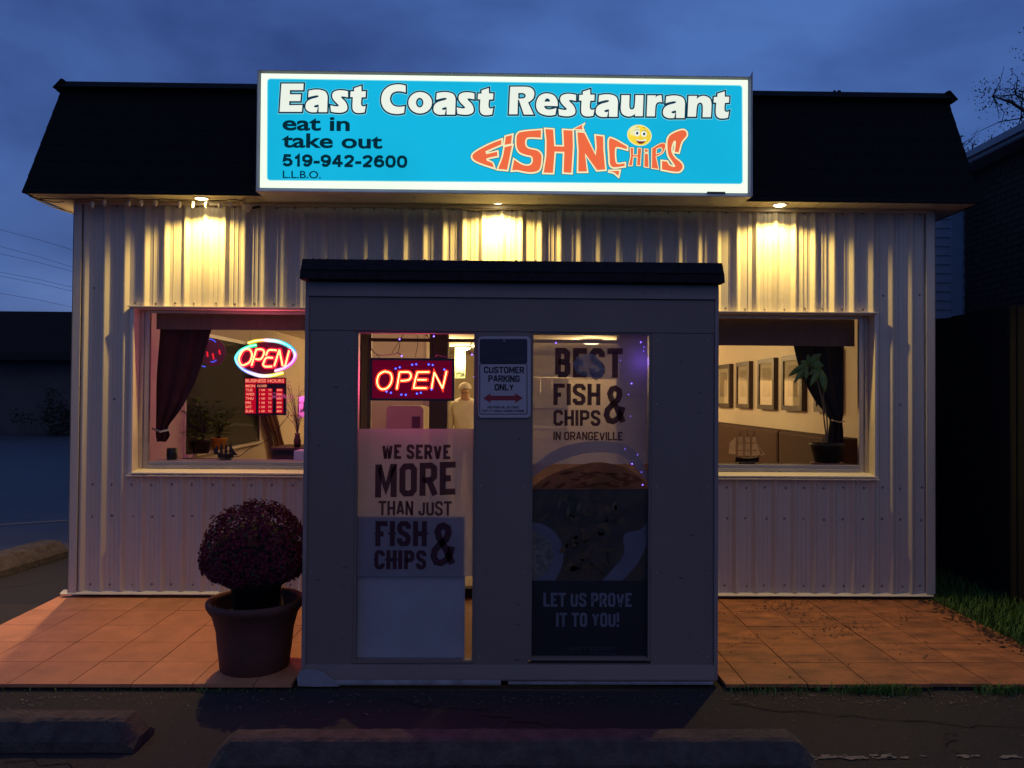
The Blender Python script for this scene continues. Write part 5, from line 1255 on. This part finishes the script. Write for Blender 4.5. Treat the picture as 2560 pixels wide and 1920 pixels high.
for a in (.3, .9, 2.0): b.tube([(cx_, 3.395, cz_), (cx_+.05*math.cos(a), 3.395, cz_+.05*math.sin(a))], .002, 4)
b.build('marks', M['wire'], dk)
dp = thing('inner_door', 'open white door edge with bright panels standing behind the red led sign', 'door', (-.9, 3.3, .02))
xa_, _ = AY(1095, 1000, 3.2); B().box(xa_, xa_+.05, 3.2, 3.95, .04, 2.1).build('door_leaf', M['white'], dp); B().box(xa_+.055, xa_+.075, 3.2, 3.22, .04, 2.1).build('door_edge', M['darkwood'], dp)
mb = thing('menu_board', 'pale green menu board with small dark marks hanging above the person', 'menu board', (-.6, 8.2, 2.0))
a0, a1 = AY(1151, 870, 8.2), AY(1163, 946, 8.2); B().box(a0[0]-.1, a1[0], 8.2, 8.22, a1[1], a0[1]+.1).build('board', mat('menu_green', (.26, .36, .24), .6), mb)
b = B(); q = random.Random(6)
for i in range(22): x_ = q.uniform(a0[0]-.08, a1[0]-.02); z_ = q.uniform(a1[1]+.02, a1[1]+.12); b.box(x_, x_+.015, 8.19, 8.196, z_, z_+.012)
b.build('marks', M['ink2'], mb)
# shelf, hanging gear and wire seen at the top of the right poster
sh = thing('utensil_rack', 'metal rack with hanging kitchen utensils on the far wall', 'rack', (.4, 8.8, 1.9))
B().box(.2, 1.9, 8.8, 8.83, 1.95, 1.97).build('rail', M['alu'], sh)
for i in range(7): B().tube([(.35+.22*i, 8.8, 1.95), (.35+.22*i, 8.8, 1.72-.03*(i % 3))], .008, 5, r1=.02).build('ladle', M['alu'], sh)

# ------------------------------------------------------------------ person in a white hoodie, seen from behind
PX, PY = -.515, 5.7
pr_ = thing('person', 'person in a white hoodie seen from behind through the left porch window', 'person', (PX, PY, .02))
def skin_body(name, joints, edges, m, sub=2):
    me = bpy.data.meshes.new(name); me.from_pydata([j[:3] for j in joints], edges, []); o = bpy.data.objects.new(name, me); COL.objects.link(o)
    me.materials.append(m); o.modifiers.new('skin', 'SKIN')
    if not me.skin_vertices: me.attributes.new  # layer comes with the modifier
    o.data.skin_vertices or None
    return o
def skinned(name, joints, edges, m, parent, sub=2):
    me = bpy.data.meshes.new(name); me.from_pydata([tuple(Vector(j[:3])+Vector((PX, PY, 0))) for j in joints], edges, [])
    o = bpy.data.objects.new(name, me); COL.objects.link(o); me.materials.append(m)
    bpy.context.view_layer.objects.active = o; o.select_set(True)
    bpy.ops.object.modifier_add(type='SKIN')
    for i, j in enumerate(joints):
        sv = me.skin_vertices[0].data[i]; sv.radius = (j[3], j[4] if len(j) > 4 else j[3]); sv.use_root = (i == 0)
    o.modifiers[0].use_smooth_shade = True
    s = o.modifiers.new('sub', 'SUBSURF'); s.levels = sub; s.render_levels = sub; o.select_set(False); put(o, parent); return o
J = [(0,0,.98,.15,.11), (0,0,1.20,.135,.10), (0,.0,1.43,.15,.10), (0,0,1.55,.06,.06), (0,-.01,1.65,.074,.09), (0,-.01,1.72,.068,.084)]
E_ = [(0,1),(1,2),(2,3),(3,4),(4,5)]
def addc(J, E_, start, pts):
    k = start
    for p in pts: J.append(p); E_.append((k, len(J)-1)); k = len(J)-1
    return k
for s_ in (-1, 1):
    addc(J, E_, 0, [(s_*.10,0,.88,.09), (s_*.105,-.01,.52,.06), (s_*.11,.01,.10,.042), (s_*.11,.12,.06,.035)])
    wr_ = addc(J, E_, 2, [(s_*.175,0,1.46,.055), (s_*.235,.03,1.14,.043), (s_*.20,.16,.98,.030), (s_*.18,.22,.95,.028,.018)])
    for f_ in range(4): addc(J, E_, wr_, [(s_*(.205-.018*f_),.27,.945-.004*f_,.010), (s_*(.205-.018*f_),.305-.006*abs(f_-1),.93,.008)])
    addc(J, E_, wr_, [(s_*.15,.245,.96,.010), (s_*.135,.265,.955,.008)])
body = skinned('body', J, E_, M['skin'], pr_)
H = [(0,0,.98,.19,.14), (0,0,1.20,.175,.13), (0,0,1.43,.165,.125), (0,0,1.53,.115,.10), (0,-.06,1.55,.10,.07)]; HE = [(0,1),(1,2),(2,3),(3,4)]
for s_ in (-1, 1): addc(H, HE, 2, [(s_*.165,0,1.455,.075), (s_*.24,.03,1.14,.068), (s_*.205,.15,.995,.048)])
skinned('hoodie', H, HE, M['hoodie'], pr_)
T = [(0,0,.93,.17,.125)]; TE = []
for s_ in (-1, 1): addc(T, TE, 0, [(s_*.10,0,.82,.105), (s_*.105,-.01,.52,.075), (s_*.11,.01,.12,.055)])
skinned('trousers', T, TE, M['trousers'], pr_)
hb_ = B().ball((PX, PY-.015, 1.705), .098, 14, 10, 1.0); hb_.f = [f for f in hb_.f if min(hb_.v[i][2] for i in f) > 1.69]
hb_.build('cap', M['hoodie'], pr_, smooth=True)
B().tube([(PX-.085, PY-.03, 1.68), (PX-.05, PY-.115, 1.64), (PX+.05, PY-.115, 1.64), (PX+.085, PY-.03, 1.68)], .004, 5).build('mask_strap', M['wire'], pr_)

# ================================================================== STRING LIGHTS
def bulb(b, p, s=1, d=(0, 0, -1)):
    b.lathe([(0, 0), (.010*s, -.008*s), (.014*s, -.022*s), (.010*s, -.038*s), (0, -.050*s)], p[0], p[1], p[2], 8)
SLT = thing('eave_string_lights', 'string of pale christmas bulbs clipped along the left eave', 'string lights', (-2.6, -.2, 3.05))
b = B(); z1_ = zpx(180, 480, 3.687)
wp = [(-300,-30),(-200,10),(60,45),(280,62),(330,45),(520,25),(640,20),(770,35),(840,25),(980,62),(1110,75),(1240,80),(1390,68),(1460,50),(1570,32)]
W3 = []
for px, py in wp:
    x_, zz = AY(*z1_(px, py), -.13); W3.append((x_, -.13+.02*math.sin(px*.02), min(zz, 3.05)))
b.tube(smooth_path(W3, 4), .0042, 5)
W4 = [(-3.47, -.20, 3.05), (-3.46, .1, 3.035), (-3.43, .5, 3.05), (-3.44, .9, 3.03), (-3.42, 1.5, 3.04)]
b.tube(smooth_path(W4, 4), .006, 5); b.tube(smooth_path([(-3.47, -.2, 3.045), (-3.36, -.1, 3.03), (-3.30, -.05, 3.045)], 4), .004, 5)
b.build('wire', M['wire'], SLT)
for px, py in ((525,52),(640,45),(772,58),(990,78),(1110,78),(1243,82),(1365,88),(1460,70),(300,62),(190,80)):
    x_, zz = AY(*z1_(px, py), -.13); b = B(); bulb(b, (x_, -.13, min(3.05, zz)), 1.15); b.build('bulb', M['bulb'], SLT, smooth=True)
for x_, y_, zz in ((-3.42, .62, 3.03), (-3.40, 1.25, 3.03), (-3.38, 1.30, 2.99), (-3.41, .95, 3.04)):
    b = B(); bulb(b, (x_, y_, zz), 1.5); b.build('bulb', M['bulb'], SLT, smooth=True)
BLT = thing('blue_string_lights', 'string of small blue christmas lights draped inside the top of the porch windows', 'string lights', (0, YF+.06, 1.95))
b = B(); YS2 = YF+.062
def w6(pts): return [(fp[0], YS2, fp[1]) for fp in [AY(*Z6(*p), YS2) for p in pts]]
b.tube(smooth_path(w6([(290,210),(300,300),(345,370),(410,405),(560,395),(620,375),(640,300),(650,230),(685,165)]), 3), .0022, 5)
b.tube(smooth_path(w6([(940,165),(1000,240),(1040,330),(1080,395),(1200,430),(1290,410),(1400,372),(1430,350),(1470,260),(1510,210)]), 3), .0022, 5)
b.tube(w6([(620,375),(662,412)]), .003, 5); b.tube(w6([(1080,395),(1050,418)]), .003, 5); b.tube(w6([(1430,355),(1475,398)]), .003, 5); b.tube(w6([(550,385),(590,320),(640,235)]), .0016, 5)
b.build('wire', M['wire'], BLT)
bl = [AY(*Z6(*p), YS2-.004) for p in ((640,222),(664,414),(1035,188),(1475,398),(1502,652))]
Zr = zpx(1320, 830, 6.9125)
bl2 = [AY(*Zr(*p), YG-.004) for p in ((482,188),(815,125),(1950,178),(1600,488),(1790,890),(2005,260),(1998,330),(1735,1080),(1770,1455))]+[AY(*Z7(*p), YG-.004) for p in ((566,678),(616,777),(592,636),(533,608),(610,717))]
for i, (x_, zz) in enumerate(bl): B().ball((x_, YS2-.004, zz), .0042, 8, 6).build('bulb', M['blue_bulb'], BLT, smooth=True)
for i, (x_, zz) in enumerate(bl2): B().ball((x_, YG-.004, zz), .0030 if i in (0, 2, 4, 9, 10) else .0014, 8, 6).build('bulb', M['blue_bulb'], BLT, smooth=True)
ld = bpy.data.lights.new('blue_glow', 'POINT'); ld.energy = .35; ld.color = (.25, .12, 1); ld.shadow_soft_size = .03
lo = bpy.data.objects.new('blue_glow', ld); COL.objects.link(lo); lo.location = (.80, YF+.10, 1.80)

# ================================================================== FLOWER POTS
FP = thing('large_planter', 'large terracotta planter with a rolled rim standing left of the porch', 'planter', (-1.398, -1.415, .03))
B().lathe([(0, .0), (.185, 0), (.192, .01), (.205, .12), (.215, .22), (.238, .31), (.262, .345), (.272, .362), (.272, .385), (.262, .396), (.246, .392), (.238, .37), (.225, .30), (0, .285)], -1.398, -1.415, .03, 48).build('pot', M['pot'], FP, smooth=True)
B().lathe([(0, .30), (.12, .302), (.226, .298)], -1.398, -1.415, .03, 24).build('soil', M['soil'], FP)
MM = thing('chrysanthemum', 'round dark crimson chrysanthemum in a plain nursery pot set inside the large planter', 'flowering plant', (-1.395, -1.415, .33))
B().lathe([(0, 0), (.120, 0), (.146, .20), (.155, .20), (.155, .225), (.143, .225), (.138, .20), (0, .19)], -1.395, -1.415, .335, 32).build('nursery_pot', M['pot_black'], MM, smooth=True)
q = random.Random(31); fb = B(); lb = B(); cc = Vector((-1.40, -1.415, .66))
NF = 5200
for i in range(NF):
    u = q.uniform(-.62, 1); a = q.uniform(0, 2*PI); s_ = math.sqrt(1-u*u) if abs(u) < 1 else 0
    d = Vector((s_*math.cos(a), s_*math.sin(a), u)); rad = 1+.035*math.sin(a*5+u*4)+.03*math.sin(a*9-u*7)+.04*math.sin(a*3+2)*max(0, -u)+q.gauss(0, .030)
    if u < -.35: rad *= 1-.2*(-u-.35)
    p = cc+Vector((d.x*.292, d.y*.292, d.z*(.300 if u > 0 else .185)))*rad
    n = (d+Vector((q.gauss(0, .35), q.gauss(0, .35), q.gauss(0, .35)))).normalized(); t1 = n.cross(Vector((.3, .2, 1))).normalized(); t2 = n.cross(t1); r = q.uniform(.008, .0145)
    tgt = fb if q.random() < .95 else lb; k = 5; vs = [p-n*.002]
    for j in range(k*2):
        rr_ = r if j % 2 == 0 else r*.55; an = 2*PI*j/(k*2); vs.append(p+t1*math.cos(an)*rr_+t2*math.sin(an)*rr_+n*.004)
    tgt.add([tuple(v) for v in vs], [(0, 1+j, 1+(j+1) % (k*2)) for j in range(k*2)])
b = B().ball(tuple(cc-Vector((0, 0, .0))), .255, 20, 12, .80); b.build('inner_foliage', M['soil'], MM)
fb.build('flowers', M['mum'], MM, kind='stuff'); lb.build('leaves', M['mumleaf'], MM, kind='stuff')

# ================================================================== PARKING STOPS
def stop(name_label, x0, x1, yc, h=.13, w0=.11, w1=.055, seed=0, chew=True, lead=1):
    q = random.Random(seed); n = 60; vs = []; prf = [(-w0, 0), (-w0*.97, h*.35), (-w1*1.12, h*.93), (-w1*.8, h), (w1*.8, h), (w1*1.12, h*.93), (w0*.97, h*.35), (w0, 0)]
    ends = .10
    for i in range(n+1):
        x = x0+(x1-x0)*i/n; e = min(1, (x-x0)/ends+.35, (x1-x)/ends+.35) if lead else 1
        for j, (a, z) in enumerate(prf):
            dz = -abs(q.gauss(0, .0022)) if z > .09 else 0
            if chew and j in (3, 2) : dz -= .010*max(0, math.sin(x*9+seed)+math.sin(x*23)-1.2)
            vs.append((x+q.gauss(0, .001), yc+a+q.gauss(0, .0014), max(0, z*e+dz)))
    fs = [(i*8+j, (i+1)*8+j, (i+1)*8+j+1, i*8+j+1) for i in range(n) for j in range(7)]+[tuple(range(7, -1, -1)), tuple(range(n*8, n*8+8))]
    o = B().add(vs, fs).build('parking_stop', M['conc']); tag(o, name_label, 'parking stop', 'concrete parking stops'); return o
stop('weathered concrete parking stop in the left foreground with a dark broken end', -3.45, -1.62, -2.315, seed=2)
stop('long concrete parking stop in front of the porch at the bottom of the picture', -1.22, 1.37, -2.52, .13, .12, .055, seed=7)
s3 = stop('warm lit concrete parking stop lying lengthwise on the lot left of the patio', -2.0, 0, 0, .16, .20, .10, seed=5, chew=False)
s3.rotation_euler = (0, 0, math.radians(83)); s3.location = (-4.38, 1.80, 0)

# ================================================================== SURROUNDINGS
# fence on the right, board by board
FN = thing('board_fence', 'dark vertical board fence running back beside the right wall of the restaurant', 'fence', (3.99, 1, 0))
q = random.Random(12); y = -1.75
while y < 6.5:
    w_ = .135+q.uniform(-.004, .004); zt = 2.327+q.uniform(-.012, .012); b = B(); tx_ = q.uniform(-.004, .004)
    b.box(3.98+tx_, 4.002+tx_, y, y+w_, .03, zt); b.build('board', M['fence'], FN)
    y += w_+(.004 if q.random() < .7 else .018)
for z in (.35, 1.2, 2.0): B().box(4.007, 4.043, -1.75, 6.4, z, z+.085).build('rail', M['fence'], FN)
for y in (-1.7, .7, 3.1, 5.5): B().box(4.045, 4.13, y, y+.09, 0, 2.2).build('post', M['fence'], FN)

# neighbouring house
NH = thing('neighbour_house', 'dark brick house with pale fascia and a strip of lap siding beyond the fence', 'house', (9, 3, 0))
B().box(6.03, 13, -1.5, 4.6, 0, 4.55).build('brick_wall', M['brick'], NH)
bk = B(); zc = 2.2; row = 0
while zc < 4.36:
    yy = .6+(.11 if row % 2 else 0)
    while yy < 3.85:
        bk.box(6.022, 6.032, yy, yy+.205, zc, zc+.062); yy += .22
    zc += .075; row += 1
bk.build('brick_courses', M['brick'], NH, kind='stuff')
for k in range(34):
    z = .4+.118*k
    if z > 4.40: break
    B().prism([(4.0, z), (3.985, z), (3.998, z+.116), (4.0, z+.116)], 4.0, 5.86, 'x').build('siding_board', M['hsiding'], NH)
B().box(4.0, 5.86, 4.0, 4.6, 0, 4.5).build('siding_wall', M['hsiding'], NH)
B().box(5.862, 6.0, 3.975, 4.05, .3, 4.52).build('corner_board', M['hsiding'], NH); B().box(6.0, 6.03, 3.96, 4.0, .3, 4.52).build('corner_trim', M['fascia'], NH)
B().box(5.76, 6.03, -1.8, 4.9, 4.50, 4.53).build('soffit', M['fascia'], NH)
B().box(5.745, 5.76, -1.8, 4.9, 4.51, 4.575).box(5.70, 5.744, -1.8, 4.9, 4.55, 4.63).build('fascia', M['fascia'], NH)
B().prism([(5.72, 4.635), (9.2, 6.2), (13.2, 4.635)], -1.8, 4.9, 'y').build('roof', M['shingle'], NH)
B().box(6.01, 6.03, 1.0, 2.0, 2.6, 3.9).build('window', M['fascia'], NH)
B().box(6.002, 6.009, 1.07, 1.93, 2.67, 3.83).build('pane', M['dark'], NH)
# long low building across the lot
FB = thing('far_building', 'long low building with a dark flat roof band across the parking lot at the left', 'building', (-22, 25, 0))
B().box(-48, -14, 24.6, 36, 0, 2.95).build('wall', M['farwall'], FB)
B().prism([(24.0, 2.85), (24.0, 3.15), (24.5, 4.78), (36, 4.78), (36, 2.85)], -48.5, -13.6, 'x').build('roof', M['farroof'], FB)
def bush(name, label, cat, c, r, n, seed, m=None, hz=1.0, leafs=.09, trunk=None, group=None, gap=.35):
    q = random.Random(seed); b = B(); o = thing(name, label, cat, (c[0], c[1], 0), group); lumps = [(Vector((c[0]+q.gauss(0, r*.45), c[1]+q.gauss(0, r*.45), c[2]+q.gauss(0, r*.4*hz))), r*q.uniform(.25, .5)) for _ in range(18)]
    for i in range(n):
        lc, lr = q.choice(lumps); d = Vector((q.gauss(0, 1), q.gauss(0, 1), q.gauss(0, 1))).normalized(); p = lc+d*lr*q.uniform(.3, 1.15); s_ = leafs*q.uniform(.4, 1.1)
        u = Vector((q.gauss(0, 1), q.gauss(0, 1), q.gauss(0, 1))).normalized(); v = u.cross(d).normalized()
        b.add([tuple(p), tuple(p+u*s_+v*s_*.35), tuple(p+u*s_*1.6), tuple(p+u*s_-v*s_*.35)], [(0, 1, 2, 3)])
    b.build('crown', m or M['foliage'], o, kind='stuff'); t = B()
    base = Vector((c[0], c[1], 0)); t.tube([base, base+Vector((.05*r, 0, c[2]*.5)), Vector(c)], trunk or r*.06, 8, r1=(trunk or r*.06)*.5)
    for lc, lr in lumps:
        m_ = Vector(c)*.5+lc*.5+Vector((q.gauss(0, .1*r), 0, -.15*r)); t.tube([Vector(c)-Vector((0, 0, r*.7)), m_, lc], (trunk or r*.05)*.4, 5, r1=.01*r)
        for k in range(5): e_ = lc+Vector((q.gauss(0, 1), q.gauss(0, 1), q.gauss(.3, 1))).normalized()*lr*q.uniform(.8, 1.7); t.tube([lc, (lc+e_)/2+Vector((q.gauss(0, .05*r), 0, q.gauss(0, .05*r))), e_], .012*r, 4, r1=.003*r)
    t.build('trunk', M['bark'], o)
bush('shrub', 'dark shrub beside the far building just left of the restaurant corner', 'shrub', (-16.3, 23.2, .75), .9, 1600, 2, leafs=.11)
tx_, tz_ = AY(2640, 230, 16); bush('tree', 'large thin leaved tree rising behind the neighbouring roof at the right edge', 'tree', (tx_, 16, tz_), 1.7, 3200, 5, leafs=.065, trunk=.16)
tx_, tz_ = AY(2432, 372, 15); bush('tree', 'small bare topped tree between the mansard corner and the neighbouring roof', 'tree', (tx_, 15, tz_-.5), 1.15, 420, 9, leafs=.08, trunk=.08)
WR = [((0,572),(185,624)),((0,614),(185,667)),((0,632),(185,678)),((0,678),(185,717)),((0,688),(185,727)),((0,731),(185,767))]
wl_ = ['topmost overhead wire in the sky left of the restaurant', 'second overhead wire from the top left of the restaurant', 'third overhead wire from the top left of the restaurant', 'fourth overhead wire from the top left of the restaurant', 'fifth overhead wire from the top left of the restaurant', 'lowest overhead wire just above the far building roof']
for (a, c), lb_ in zip(WR, wl_):
    pa, pc = AY(*a, 30), AY(*c, 31.5); dx = (pc[0]-pa[0]); dz = (pc[1]-pa[1])
    pts = [(pa[0]+dx*t, 30+1.5*t, pa[1]+dz*t-.5*(t-.5)*(t-.5)*.3) for t in (-3, -2, -1, 0, .5, 1, 2, 3)]
    tag(B().tube(pts, .007, 4).build('overhead_wire', M['wire']), lb_, 'overhead wire', 'overhead wires in the sky')
